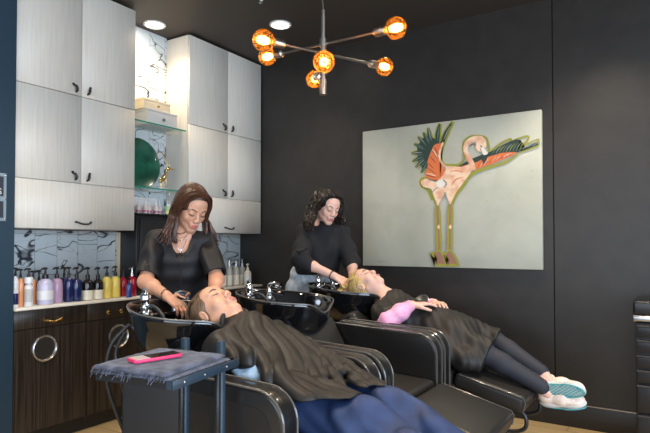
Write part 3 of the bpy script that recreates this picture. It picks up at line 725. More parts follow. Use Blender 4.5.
PB(56.8, 11.5, 278, 303, 'b_pinklilac', 'rounded mauve pump bottle right of the big lilac one', x=-3.40, pump=12, round_=True)
PB(64.0, 6.5, 277, 302, 'b_navy', 'narrow navy pump bottle half hidden right of the mauve one', x=-3.50, pump=11)
PB(68.8, 8.6, 277, 302.5, 'b_navy', 'navy pump bottle in front of the narrow navy one', x=-3.38, pump=11)
PB(76.6, 10, 278, 301.5, 'b_navy', 'navy pump bottle next to the first cream labelled dark bottle', x=-3.38, pump=12)
PB(87.6, 11, 279, 301, 'b_amber', 'dark pump bottle with cream label, beside the navy bottles', x=-3.38, pump=13, lab=(.03,.48,'b_label'))
PB(97.8, 10.4, 279, 300.5, 'b_amber', 'dark pump bottle with cream label, beside the yellow bottles', x=-3.38, pump=13, lab=(.03,.48,'b_label'))
PB(106.8, 9.6, 276.5, 299, 'b_yellow', 'left one of the two yellow pump bottles', x=-3.39, pump=11, round_=True)
PB(115.2, 9.6, 276, 298.2, 'b_yellow', 'right one of the two yellow pump bottles', x=-3.39, pump=11, round_=True)
PB(123.2, 7.6, 277, 297.5, 'b_red', 'dark red pump bottle beside the right yellow bottle', x=-3.41, pump=10)
PB(132.0, 8.6, 276, 297.2, 'b_red', 'dark red pump bottle with silver pump at the right end of the coloured row', x=-3.368, pump=10, metal='silver')
PB(129.0, 5.6, 283, 298.0, 'b_blue', 'small blue bottle standing in front of the two red bottles', x=-3.306, pump=5)
for px, la in ((223, 'clear pump bottle on the far counter, half hidden by the stylist'), (229.3, 'clear pump bottle on the far counter, second from the stylist'), (236.0, 'clear pump bottle on the far counter, next to the one beside the cream bottle'), (242.2, 'clear pump bottle on the far counter, beside the cream bottle')):
    PB(px, 6.4, 266, 288.5, 'b_clear', la, x=-3.42 if px != 242.2 else -3.45, pump=8, metal='steel', lab=(.05,.55,'b_cream'))
PB(247.6, 7.4, 270, 287, 'b_cream', 'cream pump bottle at the corner end of the far counter', x=-3.36, pump=7, metal='b_cream', lab=(.3,.7,'b_white'))

# ------------------------------------------------------------------ trolley at the right edge
t = thing('tool_trolley', (0.03, 3.74, 0), 'black drawer trolley with a silver band standing at the right edge', 'trolley')
x0, x1, y0, y1 = -.185, .215, 3.585, 3.93
MB().box((x0+.01, y0+.022, .06), (x1-.01, y1, .80), bev=.004).build('cabinet_body', 'black_metal', t)
MB().box((x0, y0+.002, .845), (x1, y1+.01, .925), bev=.012, seg=3).build('top_tray', 'blackplastic', t)
MB().box((x0-.002, y0, .808), (x1+.002, y1+.01, .842), bev=.006).build('metal_band', 'steel', t)
z = .792
for h in (.085, .085, .085, .085, .17, .17):
    d = MB().box((x0+.018, y0+.004, z-h+.008), (x1-.018, y0+.021, z), bev=.003).build('drawer', 'blackplastic', t)
    MB().box((x0+.014, y0-.012, z-.016), (x1-.014, y0+.0035, z-.002), bev=.004).build('handle', 'steel' if h == .0 else 'panel', d)
    z -= h
for x in (x0+.04, x1-.04):
    for y in (y0+.05, y1-.04):
        MB().lathe([(.0001, -.012), (.026, -.012), (.028, -.006), (.028, .006), (.026, .012), (.0001, .012)], (x, y, .028), 16, mt=Matrix.Rotation(PI/2, 4, 'Y')).tube([(x, y, .03), (x, y, .062)], .008).build('caster', 'rubber', t)

# ================================================================== BACKWASH CHAIRS AND BASINS
def arm_profile(z1, z0, fx, bx, rad, n=8):
    pts = [(bx, z0), (bx, z1+.004)]
    cx_, cz_ = fx-rad, z1-.015-rad
    pts += [(cx_+rad*math.sin(a), cz_+rad*math.cos(a)) for a in [i*PI/2/n for i in range(n+1)]]
    pts += [(fx-.002, z0)]
    return pts
def rbox(lo, hi, bev, rot, piv, m, name, parent, seg=3):
    mt = Matrix.Translation(piv) @ Matrix.Rotation(rot, 4, 'Y') @ Matrix.Translation(-Vector(piv))
    return MB().box(lo, hi, bev=bev, seg=seg, mt=mt).build(name, m, parent)
def make_chair(cy, label):
    t = thing('reclining_salon_chair', (-1.45, cy, 0), label, 'chair', 'black reclining chairs at the wash basins')
    for s in (-1, 1):
        a, b = (cy-.365, cy-.278) if s < 0 else (cy+.278, cy+.365)
        P_ = arm_profile(.762, .22, -1.098, -1.775, .115)
        arm = MB().prism(P_, 1, a, b, bev=.014, seg=3).build('armrest', 'leather', t)
        for y in (a+.004, b-.004):
            q = arm_profile(.7605, .24, -1.0995, -1.77, .1155, 10)[1:]
            MB().tube([(x, y, z) for x, z in q], .0052, 6).build('piping', 'piping', arm)
        # recessed side panel on the outer face
        yo = a if s < 0 else b
        P2 = arm_profile(.70, .27, -1.150, -1.74, .08)
        MB().prism(P2, 1, yo-.003 if s < 0 else yo-.002, yo+.002 if s < 0 else yo+.003).build('side_panel', 'black_metal', arm)
    rbox((-1.66, cy-.272, .385), (-1.095, cy+.272, .505), .035, .05, (-1.1, cy, .5), 'leather2', 'seat', t, 4)
    rbox((-1.70, cy-.270, .50), (-1.58, cy+.270, .88), .035, -.52, (-1.56, cy, .50), 'leather2', 'backrest', t, 4)
    lr = rbox((-1.075, cy-.258, .405), (-.660, cy+.258, .505), .03, .24, (-1.08, cy, .5), 'leather2', 'leg_rest', t, 4)
    mt = Matrix.Translation((-1.08, cy, .5)) @ Matrix.Rotation(.24, 4, 'Y') @ Matrix.Translation((1.08, -cy, -.5))
    for y in (cy-.2575, cy+.2575):
        MB().tube([mt @ Vector(p) for p in ((-1.05, y, .497), (-.680, y, .497), (-.663, y, .48), (-.662, y, .43))], .004, 6).build('piping', 'piping', lr)
    MB().tube(catmull([(-.80, cy-.19, .37), (-.705, cy-.19, .30), (-.69, cy-.19, .24), (-.72, cy-.19, .205), (-.80, cy-.19, .19), (-1.0, cy-.19, .20), (-1.25, cy-.19, .24)], 5), .0115, 8).build('support_tube', 'black_metal', t)
    MB().tube(catmull([(-.80, cy+.19, .37), (-.705, cy+.19, .30), (-.69, cy+.19, .24), (-.72, cy+.19, .205), (-.80, cy+.19, .19), (-1.0, cy+.19, .20), (-1.25, cy+.19, .24)], 5), .0115, 8).build('support_tube', 'black_metal', t)
    MB().box((-1.60, cy-.25, .10), (-1.12, cy+.25, .36), bev=.02).build('base_box', 'black_metal', t)
    for x in (-1.70, -1.16):
        for y in (cy-.32, cy+.32): MB().lathe([(.02, 0), (.02, .01), (.012, .02), (.012, .225)], (x, y, 0), 12).build('foot', 'steel', t)
    MB().box((-.83, cy-.215, 0), (-.80, cy-.19, .345), bev=.004).build('leg_rest_post', 'slate_metal', t)
    return t
CY = (1.835, 2.605, 3.375)
ch = make_chair(CY[0], 'black reclining chair closest to the camera, under the client in blue trousers')
def shifted(src, dy, label):
    return dup(src, (src.location.x, src.location.y+dy, src.location.z), label)
shifted(ch, CY[1]-CY[0], 'empty black reclining chair in the middle, between the two clients')
shifted(ch, CY[2]-CY[0], 'black reclining chair farthest back, under the client in the pink sleeves')

# wash basin unit
def outline(a, k=1.0):
    """rim outline in plan, x to the chair; a in radians"""
    c, s = math.cos(a), math.sin(a); n = 2.7
    rx, ry = .305, .262
    r = (abs(c/rx)**n+abs(s/ry)**n)**(-1/n); x, y = r*c*k, r*s*k
    y *= 1-.10*max(x/rx, 0)**2-.40*max(-x/rx, 0)**1.2
    return x, y
def make_basin(cy, label):
    cx = -1.957
    t = thing('shampoo_basin', (cx, cy, 0), label, 'basin', 'black shampoo basins')
    N_ = 56; rings = []
    def ring(k, z, dx=0, dz_neck=1.0, ky=1.0):
        vs = []
        for j in range(N_):
            a = 2*PI*j/N_; x, y = outline(a, k)
            neck = math.exp(-(a if a < PI else a-2*PI)**2/.09)*(.055)*dz_neck      # dip where the neck rests
            side = .010*math.cos(a)                                               # rim a touch lower at the back corners
            vs.append((cx+x+dx, cy+y*ky, z-neck-.022*math.cos(a)))
        return vs
    prof = [(.02,.690,-.02,0),(.30,.692,-.02,0),(.52,.705,-.015,0),(.74,.745,-.01,.1),(.88,.81,0,.4),(.955,.88,0,.9),(.985,.916,0,1),(1.0,.925,0,1),(1.0,.937,0,1),(.985,.943,0,1),(.955,.940,0,1),(.93,.928,0,1),(.88,.88,0,.6),(.78,.82,-.01,.2),(.60,.785,-.02,0),(.30,.772,-.03,0),(.02,.770,-.03,0)]
    vs = []
    for k, z, dx, dn in prof: vs += ring(k, z, dx, dn)
    fs = [(i*N_+j, i*N_+(j+1) % N_, (i+1)*N_+(j+1) % N_, (i+1)*N_+j) for i in range(len(prof)-1) for j in range(N_)]
    fs += [tuple(reversed(range(N_))), tuple((len(prof)-1)*N_+j for j in range(N_))]
    bowl = MB().add(vs, fs).build('bowl', 'basin', t)
    MB().tube(ring(.992, .9415), .0045, 6, closed=True).build('rim_bead', 'piping', bowl)
    MB().lathe([(.0001, .004), (.026, .004), (.028, 0), (.024, -.004)], (cx-.06, cy, .776), 16).build('drain', 'chrome', bowl)
    # mixer tap at the back corner on the near side
    fx, fy, fz = cx-.205, cy-.06, .915
    ta = MB().lathe([(.034, 0), (.034, .006), (.026, .012), (.022, .05), (.025, .058), (.025, .085), (.018, .098), (.0001, .102)], (fx, fy, fz), 18)
    ta.lathe([(.040, -.03), (.040, .0)], (fx, fy, fz), 18)
    ta.tube([(fx, fy, fz+.088), (fx+.006, fy-.012, fz+.108), (fx+.030, fy-.026, fz+.118)], [.015,.012,.008], 10)
    ta.tube([(fx, fy, fz+.03), (fx+.04, fy-.015, fz+.035), (fx+.055, fy-.02, fz+.028)], [.012,.011,.011], 10)
    ta.build('tap', 'chrome', t)
    # ledge that carries tap and spray
    MB().box((fx-.045, cy-.125, .895), (fx+.055, cy+.135, .914), bev=.008, seg=3).build('tap_ledge', 'basin', t)
    # spray head in its holder on the far side of the ledge
    sx, sy = fx+.02, cy+.112
    sp = MB().lathe([(.022, 0), (.022, .012), (.014, .02), (.014, .055), (.0001, .056)], (sx, sy, .914), 14)
    sp.tube(catmull([(sx, sy, .95), (sx, sy, .985), (sx+.025, sy, 1.0), (sx+.085, sy+.006, .990)], 4), [.011]*5+[.013]*4+[.020]*4, 10)
    sp.build('spray_head', 'chrome', t)
    MB().tube(catmull([(fx+.055, fy-.02, fz+.026), (fx+.11, fy-.05, fz+.045), (fx+.19, fy-.07, fz+.02), (fx+.23, fy-.06, fz-.05), (fx+.20, fy, fz-.09), (fx+.1, fy+.08, fz-.09), (sx+.02, sy+.01, .915)], 6), .0085, 8).build('hose', 'hose', t)
    MB().tube(catmull([(cx-.27, cy-.10, .86), (cx-.33, cy-.16, .76), (cx-.35, cy-.17, .60), (cx-.32, cy-.12, .40), (cx-.28, cy-.05, .2)], 6), .010, 8).build('supply_hose', 'hose', t)
    MB().tube(catmull([(cx-.20, cy-.18, .84), (cx-.24, cy-.20, .74), (cx-.21, cy-.19, .60), (cx-.24, cy-.12, .45)], 6), .008, 8).build('supply_hose', 'hose', t)
    MB().lathe([(.035, -.05), (.035, -.08), (.022, -.07), (.022, -.40)], (cx-.06, cy, .745), 14).build('drain_pipe', 'blackplastic', t)
    MB().box((cx-.23, cy-.18, 0), (cx+.10, cy+.18, .66), bev=.015).build('pedestal', 'black_metal', t)
    MB().prism([(cx+.0, .645), (cx+.115, .645), (cx+.20, .70), (cx+.15, .72), (cx+.02, .69)], 1, cy-.12, cy+.12, bev=.008).build('neck_bracket', 'black_metal', t)
    for s in (-1, 1):
        y = cy+s*.3745
        MB().box((cx+.05, y-.006, 0), (cx+.392, y+.006, .715), bev=.002).build('cover_panel', 'panel', t)
        MB().box((cx+.06, min(cy+s*.18, y), .30), (cx+.08, max(cy+s*.18, y), .36)).build('panel_bracket', 'black_metal', t)
    return t
B0 = make_basin(CY[0], 'black shampoo basin closest to the camera, under the brown haired client')
shifted(B0, CY[1]-CY[0], 'empty black shampoo basin in the middle with its tap and spray showing')
shifted(B0, CY[2]-CY[0], 'black shampoo basin farthest back, under the blonde client')
# neck cushions
def cushion(cy, label):
    v = MB().tube(catmull([(-1.725, cy-.10, .902), (-1.70, cy-.06, .882), (-1.69, cy, .876), (-1.70, cy+.06, .882), (-1.725, cy+.10, .902)], 5), .018, 10)
    tag(v.build('neck_cushion', 'rubber'), label, 'cushion')
cushion(CY[1], 'black rubber neck cushion on the rim of the empty middle basin')

# ------------------------------------------------------------------ tray table in front
t = thing('tray_table', (-1.40, 1.25, 0), 'dark slate metal tray stand in the foreground holding a towel and phone', 'side table')
ang = math.radians(9); TC = Vector((-1.372, 1.228, .852)); RM = Matrix.Translation(TC) @ Matrix.Rotation(ang, 4, 'Z')
hx, hy = .143, .166
MB().box((-hx, -hy, -.004), (hx, hy, 0), mt=RM).build('tray_plate', 'black_metal', t)
fr = MB()
fr.box((-hx-.004, -hy-.004, -.018), (hx-.02, -hy, .004), mt=RM).box((-hx-.004, hy, -.018), (hx+.004, hy+.004, .008), mt=RM)
fr.box((-hx-.004, -hy, -.018), (-hx, hy, .008), mt=RM)
fr.build('tray_rim', 'black_metal', t)
MB().box((hx, -hy-.004, -.020), (hx+.006, hy+.004, .008), mt=RM, bev=.001, seg=1).box((hx-.02, -hy-.004, -.018), (hx, -hy, .008), mt=RM).build('tray_edge', 'slate_metal', t)
for y in (-.12, -.02, .10): MB().sphere(RM @ Vector((hx+.005, y, -.006)), .004, n=8, m=6).build('bolt', 'steel', t)
for a, b in ((-.083, .140), (.070, .140)):
    p = RM @ Vector((a, hy+.016, 0)); q = RM @ Vector((a, hy+.016, 0))
    MB().box((p.x-.013, p.y-.011, 0), (p.x+.013, p.y+.011, .912), bev=.002, seg=1).build('post', 'slate_metal', t)
    MB().box((p.x-.009, p.y-.024, .40), (p.x+.009, p.y-.0115, .828), bev=.001, seg=1).build('bracket', 'black_metal', t)
p = RM @ Vector((-.004, hy+.016, 0))
MB().box((p.x-.10, p.y-.02, .30), (p.x+.10, p.y+.02, .32), mt=None).build('cross_bar', 'slate_metal', t)
MB().box((p.x-.22, p.y-.30, 0), (p.x+.22, p.y+.04, .02), bev=.004).build('foot_plate', 'slate_metal', t)
# towel: two folded layers with a fringed end hanging over the left edge
def cloth(z0, z1, x0, x1, y0, y1, amp, seed, droop):
    nx, ny = 44, 40; vs = []; fs = []
    for side in (0, 1):
        for i in range(nx):
            for j in range(ny):
                u, v = i/(nx-1), j/(ny-1); x = x0+(x1-x0)*u; y = y0+(y1-y0)*v
                e = min(u, 1-u, v, 1-v); rr = math.sqrt(max(0, 1-(1-min(e/.05, 1))**2))
                n_ = noise.noise(Vector((x*14, y*14, seed)))*amp+noise.noise(Vector((x*40, y*40, seed)))*amp*.35
                zz = (z0+z1)/2+((z1-z0)/2*rr)*(1 if side else -1)+n_*(1 if side else .3)
                d = max(0, (-hx-.006)-x); zz -= droop*d*d*8+d*.12*droop
                x2 = x+noise.noise(Vector((y*30, 2, seed)))*.004
                vs.append(RM @ Vector((x2, y+noise.noise(Vector((x*30, 5, seed)))*.004, zz-TC.z)))
    for side in (0, 1):
        for i in range(nx-1):
            for j in range(ny-1):
                a = side*nx*ny+i*ny+j; fs.append((a, a+ny, a+ny+1, a+1) if side else (a, a+1, a+ny+1, a+ny))
    bd = [i*ny for i in range(nx)]+[(nx-1)*ny+j for j in range(1, ny)]+[i*ny+ny-1 for i in range(nx-2, -1, -1)]+[j for j in range(ny-2, 0, -1)]
    n_ = nx*ny
    for a, b in zip(bd, bd[1:]+bd[:1]): fs.append((a, b, b+n_, a+n_))
    return vs, fs
tw = thing('folded_towel', (TC.x, TC.y, .853), 'folded blue grey towel with frayed edge lying on the foreground tray', 'towel')
b_ = MB(); b_.add(*cloth(.854, .866, -hx-.012, hx-.008, -hy-.006, hy-.02, .0015, 3, 1)); b_.add(*cloth(.8665, .882, -hx-.014, hx-.02, -hy-.010, hy-.035, .0028, 8, 1))
b_.build('cloth', 'towel', tw)
fr = MB()
for i in range(90):
    v = random.random()
    if i % 2: x, y = -hx-.014, -hy+v*2*hy*.9; d = Vector((-1, random.uniform(-.4,.4), -.5))
    else: x, y = -hx-.012+v*(2*hx), -hy-.010; d = Vector((random.uniform(-.4,.4), -1, -.7))
    z = random.choice((.858, .868, .873))-.0; dx = max(0, (-hx-.006)-x); z -= dx*dx*8+dx*.12
    p = Vector((x, y, z-TC.z)); fr.tube([RM @ p, RM @ (p+d*.006), RM @ (p+d*.012+Vector((0,0,-.003)))], .0014, 4)
fr.build('fringe', 'towel', tw)['kind'] = 'stuff'
ph = thing('mobile_phone', (-1.40, 1.20, .886), 'phone in a hot pink case lying face down on the towel', 'phone')
a, b = at(129, 362, z=.889), at(180, 354, z=.889); c0 = (a+b)/2; an = math.atan2((b-a).y, (b-a).x); L_ = (b-a).length
RP = Matrix.Translation((c0.x, c0.y, .8865)) @ Matrix.Rotation(an, 4, 'Z') @ Matrix.Rotation(.0, 4, 'X')
hl = min(L_/2, .082)
pw = .032
MB().prism([(x, y) for x, y in ((-hl+.008, -pw), (hl-.008, -pw), (hl, -pw+.008), (hl, pw-.008), (hl-.008, pw), (-hl+.008, pw), (-hl, pw-.008), (-hl, -pw+.008))], 2, 0, .010, bev=.002).build('case', 'hotpink', ph).matrix_world
ph.children[0].data.transform(RP)
x = MB().box((-hl*.35, -pw+.005, .0101), (hl-.006, pw-.005, .0113), mt=RP).build('dark_glass', 'screen', ph)
MB().box((-hl+.006, -pw+.005, .0101), (-hl*.36, pw-.005, .0113), mt=RP).build('silver_panel', 'phone_cam', ph)

# ================================================================== PEOPLE
V3 = lambda *a: Vector(a)
def headf(c, fw, up, s=1.0):
    R = frame(fw, up); c = Vector(c)
    return (lambda x, y, z: c+R @ Vector((x*s, y*s, z*s))), R, s
def add_head(v, H, k=.016):
    L, R, s = H; Rn = np.array(R)
    E = lambda c, r, kk=k, m='add': v.ell(L(*c), [q*s for q in r], Rn, kk*s, m)
    C = lambda a, b, r0, r1, kk=k, m='add': v.cap(L(*a), L(*b), r0*s, r1*s, kk*s, m)
    E((0,-.015,.032), (.073,.094,.082)); E((0,.028,-.012), (.061,.062,.088), .02); E((0,.045,.045), (.055,.045,.045), .02)
    for q in (-1, 1):
        C((q*.050,-.005,-.058), (q*.012,.066,-.096), .016, .017, .03)
        E((q*.036,.058,-.030), (.021,.022,.024), .018)
        E((q*.031,.098,.006), (.016,.014,.011), .014, 'sub')
        E((q*.031,.076,.004), (.0155,.0150,.0135), .005)
        C((q*.014,.087,.022), (q*.045,.072,.024), .007, .006, .014)
        E((q*.0755,-.008,-.012), (.008,.019,.031), .006); E((q*.083,-.002,-.010), (.005,.010,.018), .004, 'sub')
        E((q*.0115,.101,-.034), (.0085,.010,.0075), .006)
    E((0,.072,-.100), (.019,.016,.014), .02)
    C((0,.086,.012), (0,.107,-.026), .0075, .0100, .012)
    E((0,.086,-.062), (.027,.014,.020), .014)
    C((-.019,.092,-.0595), (.019,.092,-.0595), .0052, .0052, .006); C((-.016,.0925,-.0705), (.016,.0925,-.0705), .0062, .0062, .006)
def face_parts(body, H, lips='lips', brow='brow', lash='lash'):
    L, R, s = H
    m = MB()
    m.tube(catmull([L(-.024,.086,-.0645), L(-.012,.0985,-.0600), L(0,.0995,-.0612), L(.012,.0985,-.0600), L(.024,.086,-.0645)], 4), [.0012*s]+[.0042*s]*15+[.0012*s], 8)
    m.tube(catmull([L(-.023,.086,-.0658), L(-.011,.0995,-.0705), L(0,.1015,-.0722), L(.011,.0995,-.0705), L(.023,.086,-.0658)], 4), [.0012*s]+[.0052*s]*15+[.0012*s], 8)
    m.build('lips', lips, body)
    for q in (-1, 1):
        MB().tube(catmull([L(q*.017,.0885,.0005), L(q*.024,.0925,-.0045), L(q*.031,.0935,-.0065), L(q*.039,.0905,-.0045), L(q*.047,.0830,.0010)], 4), [.0010*s]*4+[.0019*s]*10+[.0014*s]*3, 6).build('eyelashes', lash, body)
        MB().tube(catmull([L(q*.014,.0955,.0235), L(q*.026,.0945,.0285), L(q*.038,.0865,.0295), L(q*.051,.0715,.0240)], 4), [.0020*s]+[.0030*s]*8+[.0022*s]*3+[.0010*s], 6, flat=.8).build('eyebrow', brow, body)
        MB().sphere(L(q*.0065,.1065,-.0375), .0028*s, n=8, m=6).build('nostril', lash, body)
FL = [(.031,.088,.066,.0088), (.0105,.092,.074,.0090), (-.0105,.088,.068,.0086), (-.030,.080,.053,.0078)]
def add_hand(v, w, d, n, th, curl=(.35,.5,.3), s=1.0, spread=.10, thumb=.55):
    """w wrist, d pointing direction, n back of the hand, th sign of the thumb side"""
    d = Vector(d).normalized(); n = Vector(n); n = (n-d*n.dot(d)).normalized(); t = d.cross(n)*th; w = Vector(w)
    P = lambda a, b, c: w+(t*a+d*b+n*c)*s
    for (u, pl, fl, r) in FL:
        k0 = P(u, pl, .002); v.cap(P(u*.5, .008, 0), k0, .0135*s, .0105*s, .010*s)
        dd = (d+t*u*spread*20*.5).normalized(); a = 0; p = k0
        for j, (q, c) in enumerate(zip((.46,.30,.24), curl)):
            a += c; e = p+(dd*math.cos(a)-n*math.sin(a))*fl*q*s; v.cap(p, e, r*s*(1-.08*j), r*s*(1-.08*(j+1)), .004*s); p = e
    b0 = P(.016,.018,-.006); b1 = P(.046,.050,-.016); v.cap(b0, b1, .0150*s, .0115*s, .012*s)
    c1 = b1+(d*math.cos(thumb)+t*math.sin(thumb)*.6-n*.35).normalized()*.034*s; v.cap(b1, c1, .0108*s, .0098*s, .005*s)
    c2 = c1+(d-n*.35-t*.15).normalized()*.028*s; v.cap(c1, c2, .0098*s, .0080*s, .004*s)
def limb(v, pts, rs, k=.02): v.chain([tuple(p) for p in pts], list(rs), k)
def locks(name, curves, m, parent, r=.006, n=5):
    b = MB()
    for c in curves:
        P_ = catmull(c, 5); k = len(P_); rr = r*random.uniform(.7,1.25)
        b.tube(P_, [rr*(.55+.45*min(i/3, 1))*(1 if i < k*.7 else max(.15, 1-(i-k*.7)/(k*.32))) for i in range(k)], n, flat=.55)
    return b.build(name, m, parent)
def jit(a): return Vector((random.uniform(-a,a), random.uniform(-a,a), random.uniform(-a,a)))
def hair_cap(name, H, m, parent, off=.010, cut=((0,.100,-.035),(.068,.082,.098)), zcut=-.075, h=.004):
    L, R, s = H; Rn = np.array(R); c = L(0,0,0); q = .15
    v = Vol(c-Vector((q,q,q)), c+Vector((q,q,q)), h)
    v.ell(L(0,-.018,.034), [(.073+off)*s,(.094+off)*s,(.083+off)*s], Rn, .0); v.ell(L(0,-.040,-.015), [(.066+off)*s,(.066+off)*s,(.075+off)*s], Rn, .02)
    v.ell(L(*cut[0]), [x*s for x in cut[1]], Rn, .010, 'sub')
    v.plane(L(0,0,zcut), -np.array(R @ Vector((0,0,1))), 0)
    return v.mesh(name, m, parent)
def person(name, lo, hi, loc, label, h=.0045):
    return Vol(lo, hi, h)

# ---------------------------------------------------------------- stylist at the near basin
T = thing('person', (-2.53, 2.27, 0), 'standing stylist with long straight brown hair in a sheer dotted black blouse, washing hair', 'person')
H = headf((-2.330, 2.238, 1.464), (.80,-.30,-.54), (.56,-.13,.80), 1.06); L, R, s = H
v = Vol((-2.82, 1.72, 0), (-1.80, 2.62, 1.66), .0048)
add_head(v, H)
sd = np.array([.647,.762,0]); fd = np.array([.762,-.647,0]); BR = np.stack([sd, fd, [0,0,1]], 1)
sh_r, sh_l = V3(-2.500,2.125,1.272), V3(-2.318,2.345,1.262)
nb = V3(-2.432,2.240,1.290)
v.cap(L(0,-.028,-.055), nb, .050, .056, .03); v.cap(nb, sh_r, .050, .048, .05); v.cap(nb, sh_l, .050, .048, .05)
v.ell((-2.435,2.238,1.165), (.150,.100,.150), BR, .05); v.ell((-2.485,2.262,1.02), (.130,.092,.14), BR, .05); v.ell((-2.53,2.285,.90), (.165,.115,.12), BR, .05)
elr, wrr = V3(-2.415,1.982,1.045), V3(-2.170,1.915,.985)
limb(v, [sh_r, elr, wrr], [.046,.038,.027]); limb(v, [sh_r, sh_r.lerp(elr,.5)], [.046,.045]); limb(v, [elr, elr.lerp(wrr,.35)], [.038,.040])
add_hand(v, wrr, (.80,.16,-.48), (.35,-.10,.90), -1, (.35,.5,.35))
ell_, wrl = V3(-2.170,2.275,1.050), V3(-1.995,2.075,.985)
limb(v, [sh_l, ell_, wrl], [.046,.038,.027]); limb(v, [ell_, ell_.lerp(wrl,.35)], [.038,.039])
add_hand(v, wrl, (.35,-.75,-.42), (.55,.2,.8), 1, (.4,.5,.35))
for q in (-1, 1):
    hp = V3(-2.53,2.285,.86)+Vector(sd)*q*.085; kn = V3(-2.52,2.29,.48)+Vector(sd)*q*.09; an = V3(-2.56,2.31,.09)+Vector(sd)*q*.09
    limb(v, [hp, kn, an], [.085,.055,.038]); v.cap(an, an+Vector(fd)*.13-V3(0,0,.05), .036, .030, .03)
body = v.mesh('body', 'skin2', T)
face_parts(body, H)
# blouse
b = Vol((-2.80, 1.80, .80), (-2.00, 2.62, 1.40), .0048)
b.ell((-2.435,2.238,1.165), (.172,.128,.165), BR, .0); b.ell((-2.47,2.262,1.02), (.175,.125,.18), BR, .06); b.ell((-2.51,2.28,.90), (.190,.138,.14), BR, .05)
b.cap(nb+V3(0,0,-.010), sh_r, .056, .058, .05); b.cap(nb+V3(0,0,-.010), sh_l, .056, .058, .05)
b.wave(lambda X, Y, Z: .0045*np.sin(38*(X*.6+Y*.8)+9*Z+2*np.sin(9*Z))*np.clip((1.22-Z)*6, 0, 1)+.003*np.sin(60*Z+20*(X-Y)))
b.plane((0,0,.83), (0,0,-1), .01)
fcn = Vector(fd)
vn = nb+fcn*.075   # open V neck
for q in (-1, 1): b.chain([tuple(nb+Vector(sd)*q*.045+V3(0,0,.045)), tuple(nb+Vector(sd)*q*.030+fcn*.065-V3(0,0,.005)), tuple(nb+fcn*.150-V3(0,0,.135))], [.038,.034,.012], .008, 'sub')
b.cap(nb+V3(0,0,.02), nb+V3(0,0,.12), .062, .075, .01, 'sub'); b.cap(nb+fcn*.07+V3(0,0,.02), nb+fcn*.125-V3(0,0,.08), .040, .018, .01, 'sub')
shirt = b.mesh('blouse', 'blouse', T)
col = MB()
for q in (-1, 1):   # open camp collar
    a = [nb+Vector(sd)*q*.060-fcn*.020+V3(0,0,.030), nb+Vector(sd)*q*.078+fcn*.030+V3(0,0,.010), nb+Vector(sd)*q*.066+fcn*.092-V3(0,0,.040), nb+Vector(sd)*q*.028+fcn*.128-V3(0,0,.105)]
    col.tube(catmull(a, 5), [.010]*4+[.017]*8+[.012]*3+[.006], 8, flat=.35)
col.build('collar', 'blouse', shirt)
for q, s0, e0 in ((1, sh_r, elr), (-1, sh_l, ell_)):
    sv = Vol(np.minimum(s0, e0)-.13, np.maximum(s0, e0)+.13, .0045); dd = (e0-s0).normalized(); en = s0.lerp(e0, .88)
    sv.chain([tuple(s0-dd*.02), tuple(s0.lerp(e0,.4)), tuple(en+dd*.03)], [.056,.060,.064], .03)
    sv.wave(lambda X, Y, Z: .004*np.sin(42*Z+14*X)+.004*np.sin(50*(X+Y)+20*Z)); sv.plane(en, dd, .004)
    inner = Vol(np.minimum(s0, e0)-.13, np.maximum(s0, e0)+.13, .0045); inner.chain([tuple(s0.lerp(e0,.45)), tuple(en+dd*.06)], [.044,.058], .03); sv.minus(inner.f)
    sv.mesh('sleeve', 'sheer', shirt)
# shirt buttons and placket line
MB().tube([nb+fcn*.150-V3(0,0,.15)+fcn*.0, nb+fcn*.150-V3(0,0,.25), nb+fcn*.140-V3(0,0,.36)], .004, 6, flat=.5).build('placket', 'blouse', shirt)
pv = Vol((-2.84, 1.98, 0), (-2.25, 2.60, 1.02), .006)
pv.ell((-2.53,2.285,.90), (.178,.128,.13), BR, .02)
for q in (-1, 1):
    hp = V3(-2.53,2.285,.85)+Vector(sd)*q*.088; kn = V3(-2.52,2.29,.48)+Vector(sd)*q*.09; an = V3(-2.56,2.31,.06)+Vector(sd)*q*.09
    pv.chain([tuple(hp), tuple(kn), tuple(an)], [.100,.078,.075], .03)
pv.plane((0,0,.03), (0,0,-1)); pv.mesh('trousers', 'blackpants', T)
# necklaces
nk = MB()
for w_, dz, r_ in ((.052,.018,.0030), (.060,-.020,.0022), (.056,-.075,.0018)):
    nk.tube(catmull([nb+Vector(sd)*w_+V3(0,0,.045), nb+Vector(sd)*w_*.75+fcn*.070+V3(0,0,.030+dz*.4), nb+fcn*.104+V3(0,0,dz), nb-Vector(sd)*w_*.75+fcn*.070+V3(0,0,.030+dz*.4), nb-Vector(sd)*w_+V3(0,0,.045)], 6), r_, 6)
nk.sphere(nb+fcn*.112+V3(0,0,-.085), .008)
nk.build('necklace', 'silver', T)
MB().tube([wrr+(elr-wrr).normalized()*.012+o_ for o_ in [V3(.0,math.cos(a)*.031,math.sin(a)*.031) for a in [i*PI/8 for i in range(16)]]], .0018, 6, closed=True).build('bracelet', 'black_metal', T)
